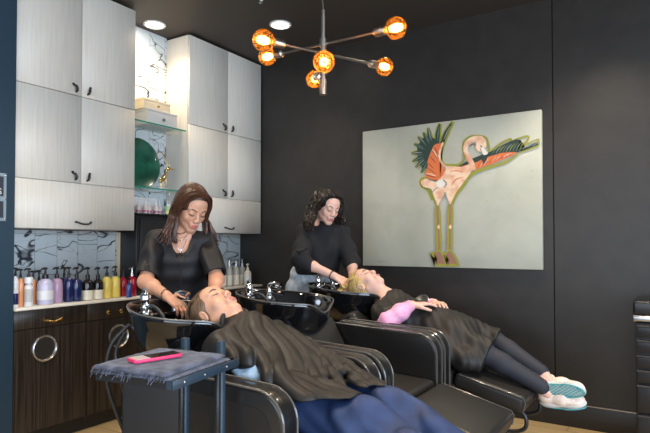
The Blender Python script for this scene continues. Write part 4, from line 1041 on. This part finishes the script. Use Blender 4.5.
# hair: cap plus two long falls parted in the middle
hair = hair_cap('hair', H, 'hair_brown', T, .012, ((0,.108,-.045),(.064,.080,.108)), -.09)
cur = []
for q in (-1, 1):
    for i in range(74):
        f = i/73; y = .075-.155*f; out = .080+.012*math.sin(f*PI)
        y1 = y if y < .05 else y*.9
        r0 = L(q*.004, min(y, .060)*.95, .118-.45*max(0, y-.02)**1.2-.35*max(0, -y-.02)**1.2); r1 = L(q*.052, y1*.86+(.004 if f < .2 else 0), .098-.012*f); r2 = L(q*(out+.004), y1*.62, .030)
        r3 = L(q*(out+.010), y1*.50-.004, -.050)
        low = 1.275+random.uniform(-.02,.035)+(.03*f); 
        base = V3(r3.x, r3.y, 0); cen = V3(L(0,-.02,-.05).x, L(0,-.02,-.05).y, 0); od = (base-cen).normalized()
        p4 = V3(r3.x, r3.y, 1.365)+od*.018+jit(.006); p5 = V3(r3.x, r3.y, low)+od*(.034+.026*random.random())+jit(.008); p6 = p5+od*(-.018 if i % 3 else .022)+V3(0,0,-.022)
        cur.append([r0+jit(.001), r1+jit(.003), r2+jit(.003), r3+jit(.005), p4, p5, p6])
    for i in range(26):   # front strands framing the face
        f = i/25; r0 = L(q*.003,.062,.100); r1 = L(q*.044,.070-.02*f,.088); r2 = L(q*(.074+.004*f),.040-.02*f,.020); r3 = L(q*(.080),.036-.03*f,-.050)
        od = (L(q*1,0,0)-L(0,0,0)); od = V3(od.x, od.y, 0).normalized(); p4 = V3(r3.x, r3.y, 1.375)+od*.004+jit(.005); p5 = V3(r3.x, r3.y, 1.29+random.uniform(-.02,.02))+od*.012+jit(.008)
        cur.append([r0+jit(.001), r1+jit(.003), r2+jit(.003), r3+jit(.003), p4, p5, p5+V3(0,0,-.02)-od*.012])
locks('long_locks', cur, 'hair_brown', hair, .0082)
MB().sphere(L(-.078,.012,-.045), .006, n=10, m=8).build('earring', 'gold', T)

# ---------------------------------------------------------------- stylist at the far basin
T = thing('person', (-2.47, 3.57, 0), 'standing stylist with dark curly hair in a loose black knit top and faded jeans', 'person')
H = headf((-2.190, 3.495, 1.535), (.84,-.47,-.42), (.40,-.10,.90), 1.02); L, R, s = H
v = Vol((-2.80, 3.05, 0), (-1.76, 3.85, 1.72), .0050)
add_head(v, H)
sd = np.array([.752,.659,0]); fd = np.array([.659,-.752,0]); BR = np.stack([sd, fd, [0,0,1]], 1); fcn = Vector(fd)
sh_r, sh_l = V3(-2.360,3.440,1.345), V3(-2.150,3.628,1.335); nb = V3(-2.265,3.545,1.375)
v.cap(L(0,-.028,-.055), nb, .048, .055, .03); v.cap(nb, sh_r, .048, .048, .05); v.cap(nb, sh_l, .048, .048, .05)
v.ell((-2.285,3.560,1.24), (.155,.105,.15), BR, .05); v.ell((-2.36,3.575,1.09), (.135,.10,.15), BR, .05); v.ell((-2.43,3.58,.94), (.145,.10,.12), BR, .05)
elr, wrr = V3(-2.285,3.285,1.125), V3(-2.045,3.350,1.020)
limb(v, [sh_r, elr, wrr], [.046,.038,.027]); limb(v, [elr, elr.lerp(wrr,.35)], [.038,.039])
add_hand(v, wrr, (.88,.12,-.46), (.30,-.45,.80), -1, (.3,.55,.4))
ell_, wrl = V3(-2.035,3.585,1.105), V3(-1.950,3.440,1.030)
limb(v, [sh_l, ell_, wrl], [.046,.038,.028]); limb(v, [ell_, ell_.lerp(wrl,.35)], [.038,.039])
add_hand(v, wrl, (.30,-.30,-.85), (.75,.4,.3), 1, (.3,.45,.3))
for q in (-1, 1):
    hp = V3(-2.43,3.585,.90)+Vector(sd)*q*.085; kn = V3(-2.46,3.60,.50)+Vector(sd)*q*.09; an = V3(-2.52,3.63,.09)+Vector(sd)*q*.09
    limb(v, [hp, kn, an], [.085,.055,.038]); v.cap(an, an+Vector(fd)*.13-V3(0,0,.05), .036, .030, .03)
body = v.mesh('body', 'skin3', T); face_parts(body, H)
b = Vol((-2.62, 3.14, .98), (-1.90, 3.86, 1.46), .0048)
b.ell((-2.285,3.560,1.22), (.172,.130,.165), BR, .0); b.ell((-2.33,3.560,1.10), (.182,.142,.15), BR, .04)
b.cap(nb-V3(0,0,.01), sh_r, .060, .060, .05); b.cap(nb-V3(0,0,.01), sh_l, .060, .060, .05); b.cap(nb, nb+V3(.018,-.01,.045), .058, .060, .02)
b.chain([tuple(sh_r), tuple(sh_r.lerp(elr,.6)+V3(-.01,0,0)), tuple(elr+V3(-.01,.0,.01)), tuple(elr.lerp(wrr,.22))], [.058,.066,.062,.056], .04)
b.chain([tuple(sh_l), tuple(sh_l.lerp(ell_,.6)), tuple(ell_+V3(0,0,.01)), tuple(ell_.lerp(wrl,.28))], [.056,.058,.054,.048], .04)
b.wave(lambda X, Y, Z: .0045*np.sin(30*(X*.7+Y)+16*Z)+.004*np.sin(34*Z-22*X+3*np.sin(12*Y)))
b.plane((0,0,1.015), (0,0,-1), .008)
hk = MB(); knit = b.mesh('knit_top', 'knit', T)
hk.tube(catmull([sh_r+V3(-.06,-.04,-.08), sh_r+V3(-.075,-.06,-.155), elr+V3(-.06,.01,.085), elr+V3(.02,-.062,.072), elr+V3(.06,-.02,.10)], 5), .010, 8).build('sleeve_seam', 'knit', knit)
pv = Vol((-2.75, 3.28, 0), (-2.10, 3.86, 1.14), .006)
pv.ell((-2.41,3.58,1.00), (.160,.126,.15), BR, .02); pv.ell((-2.43,3.58,.90), (.180,.132,.12), BR, .04)
for q in (-1, 1):
    hp = V3(-2.43,3.585,.85)+Vector(sd)*q*.090; kn = V3(-2.46,3.60,.48)+Vector(sd)*q*.09; an = V3(-2.52,3.63,.07)+Vector(sd)*q*.09
    pv.chain([tuple(hp), tuple(kn), tuple(an)], [.098,.075,.068], .03)
pv.wave(lambda X, Y, Z: .003*np.sin(60*Z+25*X)); pv.plane((0,0,.04), (0,0,-1)); pv.plane((0,0,1.10), (0,0,1)); pv.mesh('jeans', 'denim', T)
MB().tube([wrr+(elr-wrr).normalized()*.02+o_ for o_ in [V3(math.sin(a)*.012,math.cos(a)*.030,math.sin(a)*.029) for a in [i*PI/8 for i in range(16)]]], .0045, 6, closed=True).build('bracelet', 'black_metal', T)
hair = hair_cap('hair', H, 'hair_black', T, .009, ((0,.118,-.040),(.066,.085,.112)), -.10)
cur = []
for i in range(300):
    q = -1 if i % 2 else 1; f = random.random(); y = .066-.17*f; ou = random.uniform(.080,.112)
    r0 = L(q*random.uniform(.0,.03), min(y,.072), .122-.5*abs(y+.01)**1.3); r2 = L(q*ou, y*.62-.006, .035+random.uniform(-.02,.02)); r3 = L(q*(ou+.012), y*.6-.01, -.045)
    cen = L(0,-.02,-.05); od = V3(r3.x-cen.x, r3.y-cen.y, 0).normalized()
    if random.random() < .22: od = (od+V3(-fd[0],-fd[1],0)*.8).normalized()
    p4 = V3(r3.x, r3.y, 1.45)+od*.024; p5 = V3(r3.x, r3.y, random.uniform(1.33,1.42))+od*.044
    P_ = catmull([r0, L(q*.055, y*.86, .100), r2, r3, p4, p5], 7); w0 = random.uniform(0,6.28); out = []
    for j, p in enumerate(P_):
        a = w0+j*1.25; am = .010*min(1, j/10); out.append(p+Vector((math.cos(a)*am, math.sin(a)*am, math.sin(a*1.3)*am*.4)))
    cur.append(out[::1])
bb = MB()
for c in cur: bb.tube(c, [.0055*(1 if j < len(c)-5 else (len(c)-j)/6) for j in range(len(c))], 5)
bb.build('curls', 'hair_black', hair)
# comb held over the basin
t = thing('comb', (-1.94, 3.39, .93), 'small pink comb held by the curly haired stylist over the basin', 'comb')
cp = V3(-1.925,3.372,.985); cmb = MB().tube([cp, cp+V3(.035,-.01,-.06)], [.006,.007], 6, flat=.4)
for i in range(9): p = cp+V3(.035,-.01,-.06)*(i/10+.1); cmb.tube([p, p+V3(-.026,.004,-.014)], .0011, 4)
cmb.build('comb_body', 'hotpink', t)

# ---------------------------------------------------------------- near client
T = thing('person', (-1.25, 1.85, .5), 'client lying back in the near basin under a black cape, in blue trousers', 'person')
H = headf((-1.770, 1.850, .943), (.44,-.07,.89), (-.895,.02,.44), 1.06); L, R, s = H
v = Vol((-2.02, 1.52, .28), (-.28, 2.18, 1.12), .0048)
add_head(v, H)
nb = V3(-1.615,1.85,.868); sh_r, sh_l = V3(-1.545,1.675,.815), V3(-1.545,2.025,.815)
v.cap(L(0,-.025,-.06), nb, .050, .058, .03); v.cap(L(0,.02,-.085), nb+V3(.02,0,.02), .036, .045, .03)
for sh in (sh_r, sh_l): v.cap(nb, sh, .052, .048, .05)
R2 = np.array(Matrix.Rotation(.42, 3, 'Y'))
v.ell((-1.45,1.85,.775), (.17,.155,.095), R2, .05); v.ell((-1.31,1.85,.69), (.15,.145,.080), R2, .05); v.ell((-1.20,1.85,.615), (.13,.16,.078), None, .05)
elr, wrr = V3(-1.36,1.642,.735), V3(-1.17,1.735,.690)
limb(v, [sh_r, elr, wrr], [.046,.038,.026]); add_hand(v, wrr, (.7,.4,-.35), (0,0,1), 1, (.25,.25,.2))
ell_, wrl = V3(-1.36,2.055,.735), V3(-1.17,1.965,.690)
limb(v, [sh_l, ell_, wrl], [.046,.038,.026]); add_hand(v, wrl, (.8,-.35,-.35), (0,0,1), -1, (.25,.25,.2))
for q in (-1, 1):
    hp, kn, an = V3(-1.18,1.85+q*.09,.605), V3(-.93,1.85+q*.10,.600), V3(-.58,1.85+q*.085,.450)
    limb(v, [hp, kn, an], [.074,.052,.036]); v.cap(an, an+V3(.06,0,.10), .035, .028, .02)
body = v.mesh('body', 'skin', T); face_parts(body, H, 'lips2')
hair = hair_cap('hair', H, 'hair_wet', T, .006, ((0,.100,-.040),(.079,.092,.112)), -.072)
cur = []
for i in range(90):   # smoothed back from the forehead, hanging into the basin
    a = -1.25+2.5*i/89; y0 = .070*math.cos(a); x0 = .066*math.sin(a)
    p0 = L(x0, y0*.9+.006, .090-.030*abs(math.sin(a))); p1 = L(x0*1.10, y0*.35-.01, .117-.028*abs(math.sin(a))**2); p2 = L(x0*1.05, -.070, .088); 
    p3 = L(x0*.7, -.115, .045); p3.z = min(p3.z, .95); p4 = V3(-1.925+random.uniform(-.02,.03), 1.85+x0*.5, .86+random.uniform(-.02,.02))
    cur.append([p0, p1+jit(.001), p2+jit(.002), p3+jit(.003), p4])
locks('combed_locks', cur, 'hair_wet', hair, .0050)
# trousers
pv = Vol((-1.40, 1.58, .28), (-.36, 2.14, .80), .0048)
pv.ell((-1.20,1.85,.615), (.14,.185,.088), None, .02)
for q in (-1, 1): pv.chain([(-1.18,1.85+q*.092,.605), (-.94,1.85+q*.100,.600), (-.60,1.85+q*.090,.455)], [.090,.090,.086], .03)
pv.wave(lambda X, Y, Z: .005*np.sin(30*X+22*Z+2*np.sin(20*Y))+.006*np.sin(34*Y-30*X)+.004*np.sin(55*(X+Z)))
pv.plane((-.57,0,.45), (1,0,-.3)); pv.mesh('trousers', 'bluepants', T)
sv = Vol((-1.64, 1.55, .64), (-1.10, 1.84, .92), .0045)
sv.chain([tuple(sh_r), tuple(elr+V3(-.01,-.004,.0)), tuple(elr.lerp(wrr,.75))], [.050,.050,.036], .03)
sv.wave(lambda X, Y, Z: .004*np.sin(70*X+30*Z)+.003*np.sin(50*Z-60*Y)); sv.mesh('sleeve', 'lightblue', T)
# cape
c_ = Vol((-1.78, 1.52, .56), (-.84, 2.18, .96), .0046)
c_.ell((-1.47,1.85,.770), (.21,.225,.125), R2, .0); c_.ell((-1.33,1.86,.715), (.20,.215,.098), np.array(Matrix.Rotation(.42, 3, 'Y')), .05)
c_.cap(nb+V3(-.03,0,.008), nb+V3(.05,0,.0), .074, .09, .04); c_.cap(sh_r+V3(-.02,.0,.0), sh_l+V3(-.02,0,0), .078, .078, .06)
c_.cap((-1.55,1.655,.815), (-1.40,1.640,.795), .066, .060, .04)
for q in (-1, 1): c_.cap((-1.18,1.85+q*.09,.605), (-.94,1.85+q*.085,.600), .101, .100, .04)
c_.cap((-1.14,1.66,.68), (-.98,1.70,.650), .045, .045, .05); c_.chain([(-1.36,1.68,.775), (-1.27,1.645,.735), (-1.12,1.64,.675)], [.055,.058,.055], .03)
for a, b_, r_ in (((-1.58,1.90,.880),(-1.16,1.76,.715),.017), ((-1.52,2.0,.865),(-1.06,1.80,.690),.017), ((-1.60,1.80,.880),(-1.26,1.68,.750),.016), ((-1.42,2.02,.825),(-.98,1.86,.680),.015), ((-1.34,2.03,.770),(-.96,1.93,.680),.015), ((-1.22,1.70,.735),(-.95,1.72,.680),.016), ((-1.56,1.70,.880),(-1.42,1.60,.800),.016)):
    a, b_ = Vector(a), Vector(b_); mid = (a+b_)/2+V3(0,.03,.004); c_.chain([tuple(p) for p in catmull([a, mid, b_], 4)], r_, .035)
def folds(X, Y, Z):
    u = (Y-1.85)*.86+(X+1.3)*.50; n_ = .03*np.sin(9*X+4*Y)+.02*np.sin(17*X-6*Y)
    return -.0155*np.clip((X+1.66)*4, 0, 1)*(1-.5*np.clip((X+1.2)*5, 0, 1))*(np.abs(np.sin((u+n_)*43))**.7-.55)
c_.wave(folds)
c_.cap(L(0,.0,-.045), nb+V3(-.045,0,.020), .046, .052, .01, 'sub')
c_.plane((-.945,1.85,.70), (1,-.12,-.25), .006); c_.plane((-1.30,1.7,.60), (.25,0,-1)); c_.plane((-1.15,1.7,.69), (.05,.0,-1), .006)
c_.cap((-1.42,1.560,.735), (-1.34,1.575,.735), .045, .050, .012, 'sub')      # the side slit that shows the sleeve
cape = c_.mesh('cape', 'cape', T)
MB().tube([nb+V3(-.045,0,.020)+V3(-.018*math.sin(a), .070*math.cos(a), .066*math.sin(a)) for a in [i*2*PI/28 for i in range(28)]], .013, 8, closed=True).build('cape_collar', 'rubber', cape)
em = at(272.5, 333, y=1.83)
MB().tube([em+V3(0,0,.004)+V3(.007*math.cos(a), .007*math.sin(a), 0) for a in [i*PI/5 for i in range(9)]], .0018, 5).tube([em+V3(-.004,0,.004), em+V3(.008,.004,.003)], .0018, 5).build('emblem', 'white', cape)

# ---------------------------------------------------------------- far client
T = thing('person', (-1.25, 3.40, .5), 'blonde client lying back in the far basin in a black robe and pink sleeves', 'person')
H = headf((-1.815, 3.390, .968), (.37,-.06,.93), (-.93,.02,.37), 1.03); L, R, s = H
v = Vol((-2.02, 3.06, .28), (-.34, 3.76, 1.12), .0048)
add_head(v, H)
nb = V3(-1.640,3.39,.865); sh_r, sh_l = V3(-1.600,3.225,.805), V3(-1.600,3.555,.805)
v.cap(L(0,-.025,-.06), nb, .050, .058, .03); v.cap(L(0,.02,-.085), nb+V3(.02,0,.02), .040, .046, .03)
for sh in (sh_r, sh_l): v.cap(nb, sh, .052, .048, .05)
v.ell((-1.47,3.39,.765), (.17,.145,.090), R2, .05); v.ell((-1.32,3.40,.710), (.16,.125,.095), R2, .05); v.ell((-1.20,3.40,.64), (.13,.145,.09), None, .05)
elr, wrr = V3(-1.525,3.150,.765), V3(-1.400,3.245,.862)
limb(v, [sh_r, elr, wrr], [.050,.044,.028]); add_hand(v, wrr, (.74,.66,.06), (-.1,-.1,1), 1, (.15,.25,.2), 1.0)
ell_, wrl = V3(-1.48,3.590,.745), V3(-1.345,3.490,.855)
limb(v, [sh_l, ell_, wrl], [.050,.044,.028]); add_hand(v, wrl, (.62,-.75,.05), (-.1,.1,1), -1, (.15,.25,.2), 1.0)
kn_n, an_n = V3(-.960,3.300,.595), V3(-.655,3.325,.440)
kn_f, an_f = V3(-.960,3.480,.650), V3(-.645,3.385,.500)
limb(v, [(-1.20,3.31,.62), kn_n, an_n], [.085,.055,.036]); limb(v, [(-1.20,3.47,.63), kn_f, an_f], [.085,.055,.036])
v.cap(an_n, an_n+V3(.05,.02,-.05), .034, .03, .02); v.cap(an_f, an_f+V3(.05,-.03,-.045), .034, .03, .02)
body = v.mesh('body', 'skin3', T); face_parts(body, H, 'lips2')
hair = hair_cap('hair', H, 'hair_blonde', T, .008, ((0,.104,-.042),(.070,.086,.110)), -.066)
cur = []
for i in range(120):
    a = -1.35+2.7*i/119; y0 = .072*math.cos(a); x0 = .068*math.sin(a); near = x0 < 0
    p0 = L(x0, y0*.9+.008, .088-.030*abs(math.sin(a))); p1 = L(x0*1.14, y0*.35-.01, .120-.028*abs(math.sin(a))**2); p2 = L(x0*1.1, -.062, .100)
    p3 = V3(p2.x-.030, p2.y, .955)+jit(.012); p4 = V3(-1.985+random.uniform(-.03,.04), 3.37+x0*.9, .915)+jit(.012); p5 = p4+V3(-.01,0,-.05)+jit(.015)
    cur.append([p0, p1+jit(.002), p2+jit(.004), p3, p4, p5])
locks('loose_locks', cur, 'hair_blonde', hair, .0058)
for sgn, s0, e0, w0 in ((-1, sh_r, elr, wrr), (1, sh_l, ell_, wrl)):
    lo = np.minimum(np.minimum(s0, e0), w0)-.1; hi = np.maximum(np.maximum(s0, e0), w0)+.1; sv = Vol(lo, hi, .0045)
    sv.chain([tuple(s0.lerp(e0,.3)), tuple(e0+V3(0,0,-.002)), tuple(e0.lerp(w0,.45)), tuple(w0)], [.058,.0620,.052,.037], .03)
    sv.wave(lambda X, Y, Z: .0025*np.sin(60*X+50*Z)+.002*np.sin(70*Y)); sv.plane(w0, w0-e0, .004); sv.mesh('sleeve', 'pink', T)
MB().tube([wrr+(elr-wrr).normalized()*.035+o_ for o_ in [V3(math.sin(a)*-.022,math.cos(a)*.034,math.sin(a)*.038) for a in [i*PI/8 for i in range(16)]]], .0022, 6, closed=True).build('wristband', 'hair_black', T)
rb = Vol((-1.74, 3.02, .42), (-.86, 3.78, .95), .0048)
rb.ell((-1.50,3.39,.770), (.20,.180,.122), R2, .0); rb.ell((-1.33,3.405,.730), (.19,.165,.125), np.array(Matrix.Rotation(.2, 3, 'Y')), .05)
rb.ell((-1.20,3.40,.68), (.20,.20,.130), None, .06)
rb.cap(nb+V3(-.045,0,.010), nb+V3(.05,0,0), .064, .08, .04); rb.cap(sh_r, sh_l, .070, .070, .05)
for s0, e0 in ((sh_r, elr), (sh_l, ell_)): rb.chain([tuple(s0), tuple(s0.lerp(e0,.5)), tuple(s0.lerp(e0,.62))], [.070,.074,.078], .03)
rb.cap((-1.18,3.31,.64), (-.93,3.30,.600), .110, .092, .05); rb.cap((-1.18,3.48,.64), (-.93,3.480,.640), .110, .088, .05)
rb.chain([(-1.16,3.20,.62), (-1.03,3.185,.56), (-.95,3.20,.545)], [.075,.062,.045], .05)
rb.wave(lambda X, Y, Z: .0055*np.sin(26*(Y+.6*X)+8*Z)*np.clip((X+1.55)*3, .3, 1)+.004*np.sin(44*X-24*Y+18*Z)+.002*np.sin(90*(X+Y)))
rb.cap(L(0,.0,-.045), nb+V3(-.060,0,.026), .046, .052, .01, 'sub')
rb.plane((-.905,3.45,.70), (1,.10,-.35), .005); rb.plane((0,0,.475), (0,0,-1), .01)
robe = rb.mesh('robe', 'robe', T)
MB().tube(catmull([at(402,304,y=3.24), at(404,301.5,y=3.26), at(409,301,y=3.28), at(412,302,y=3.30)], 4), .0012, 5).build('chest_lettering', 'greybox', robe)
lg = Vol((-1.10, 3.18, .36), (-.58, 3.60, .80), .0046)
lg.chain([(-1.08,3.31,.61), tuple(kn_n), tuple(kn_n.lerp(an_n,.35)+V3(0,0,.002)), tuple(an_n+V3(.02,0,-.008))], [.075,.064,.060,.045], .02)
lg2 = Vol((-1.10, 3.18, .36), (-.58, 3.60, .80), .0046)
lg2.chain([(-1.08,3.48,.65), tuple(kn_f), tuple(kn_f.lerp(an_f,.35)), tuple(an_f+V3(.0,0,.0))], [.075,.064,.059,.044], .02)
lg.f = np.minimum(lg.f, lg2.f); lg.mesh('leggings', 'leggings', T)
def shoe(heel, toe, sole_n, parent, s=1.0):
    heel, toe = Vector(heel), Vector(toe); X = (toe-heel).normalized(); Zu = -Vector(sole_n); Zu = (Zu-X*Zu.dot(X)).normalized(); Y = Zu.cross(X)
    P = lambda x, y, z: heel+(X*x+Y*y+Zu*z)*s
    lo = np.minimum(heel, toe)-.16; hi = np.maximum(heel, toe)+.16; Rn = np.stack([X, Y, Zu], 1)
    u = Vol(lo, hi, .004)
    u.cap(P(.035,0,.045), P(.12,0,.045), .036, .042, .02); u.cap(P(.12,0,.042), P(.20,.004,.034), .042, .030, .03); u.ell(P(.185,.002,.030), (.055,.046,.028), Rn, .02)
    u.cap(P(.030,0,.06), P(.045,0,.095), .034, .032, .03); u.cap(P(.035,0,.08), P(.045,0,.14), .022, .026, .006, 'sub'); u.plane(P(0,0,.014), -Zu)
    up = u.mesh('sneaker_upper', 'shoe', parent)
    m = Vol(lo, hi, .004)
    m.ell(P(.045,0,.012), (.055,.036,.022), Rn, .0); m.ell(P(.120,0,.012), (.080,.035,.020), Rn, .03); m.ell(P(.185,.002,.016), (.062,.047,.022), Rn, .03)
    m.plane(P(0,0,-.006), -Zu, .004); ms = m.mesh('midsole', 'outsole', up)
    o = MB(); 
    for i in range(-3, 12):
        for q in (-1, 1):
            pts = []
            for j in range(13):
                yy = -.046+.092*j/12; xx = .02+i*.022+q*(yy+.046)*1.25; w = .034 if xx < .10 else (.034+.012*min(1, (xx-.10)/.08)); e = ((xx-.122)/.128)**2+(yy/w)**2*.95
                if e < .93: pts.append(P(xx, yy, -.0065))
            if len(pts) > 1: o.tube(pts, .0026, 5)
    o.build('tread', 'teal', ms)
    o = MB()
    rim = [P(.122+.118*math.cos(a), (.034 if math.cos(a) < 0 else .042)*math.sin(a), -.0055) for a in [i*2*PI/40 for i in range(40)]]
    o.tube(rim, .0042, 6, closed=True); o.lathe([(.0001, -.009), (.020, -.009), (.024, -.004)], P(.032,0,0), 14, mt=Matrix(((X.x,Y.x,Zu.x),(X.y,Y.y,Zu.y),(X.z,Y.z,Zu.z))).to_4x4())
    o.build('outsole', 'teal', ms)
    return up
shoe((-.655,3.330,.425), (-.385,3.320,.432), (-.02,-.95,-.30), T, 1.03)
shoe((-.645,3.380,.318), (-.39,3.380,.345), (.05,.30,-.95), T, .98)
# dark round case behind the folded hands
t = thing('round_case', (-1.40, 3.50, .86), 'dark round case with a silver rim behind the blonde client\'s hands', 'case')
cc = at(422, 300.5, y=3.53); a = frame((.45,-.75,.45), (0,0,1)).to_4x4()
mt = Matrix.Rotation(-.9, 4, 'X')
MB().lathe([(.0001, 0), (.040, 0), (.044, .004), (.044, .010), (.0001, .014)], (cc.x, cc.y, cc.z), 28, mt=Matrix.Rotation(.75, 4, 'X')).build('case_body', 'blackplastic', t)
MB().tube([cc+Matrix.Rotation(.75, 3, 'X') @ V3(.045*math.cos(q), .045*math.sin(q), .006) for q in [i*2*PI/32 for i in range(32)]], .0032, 6, closed=True).build('silver_rim', 'silver', t)

# ================================================================== LIGHT
def spot(name, loc, power, size=1.9, col=(1,.84,.64), blend=.9, rad=.07, rot=(0,0,0)):
    l = bpy.data.lights.new(name, 'SPOT'); l.energy = power; l.spot_size = size; l.spot_blend = blend; l.color = col; l.shadow_soft_size = rad
    o = bpy.data.objects.new(name, l); COL.objects.link(o); o.location = loc; o.rotation_euler = rot; return o
spot('downlight', (DL[0][0]+.02, DL[0][1]-.02, ZC-.03), 40, 2.3, (1,.80,.56))
spot('downlight', (DL[1][0], DL[1][1], ZC-.03), 45)
for x, y, p in ((-.35, 3.45, 150), (-1.5, 3.2, 60), (-1.3, 1.2, 90), (.5, 2.2, 80), (-2.35, 1.3, 110), (.3, .3, 80), (-1.3, -.8, 80)):  # unseen spots, no fixtures: first glows on back wall, rest added for warm light
    spot('downlight', (x, y, ZC-.03), p)
l = bpy.data.lights.new('window_daylight', 'AREA'); l.shape = 'RECTANGLE'; l.size = 5.8; l.size_y = 2.3; l.energy = 130; l.color = (.80,.90,1)
o = bpy.data.objects.new('window_daylight', l); COL.objects.link(o); o.location = (0, YF+.05, 1.55); o.rotation_euler = (PI/2, 0, 0)
l = bpy.data.lights.new('side_window_daylight', 'AREA'); l.shape = 'RECTANGLE'; l.size = 4.9; l.size_y = 2.3; l.energy = 345; l.color = (.70,.84,1)
o = bpy.data.objects.new('side_window_daylight', l); COL.objects.link(o); o.location = (XR+.08, .1, 1.55); o.rotation_euler = (PI/2, 0, PI/2)
w = bpy.data.worlds.new('world'); sc.world = w; w.use_nodes = True
w.node_tree.nodes['Background'].inputs[0].default_value = (.65,.8,1,1); w.node_tree.nodes['Background'].inputs[1].default_value = 1.0
sc.view_settings.view_transform = 'Standard'; sc.view_settings.look = 'None'; sc.view_settings.exposure = 0.0; sc.view_settings.gamma = 1.0; sc.view_settings.use_curve_mapping = False
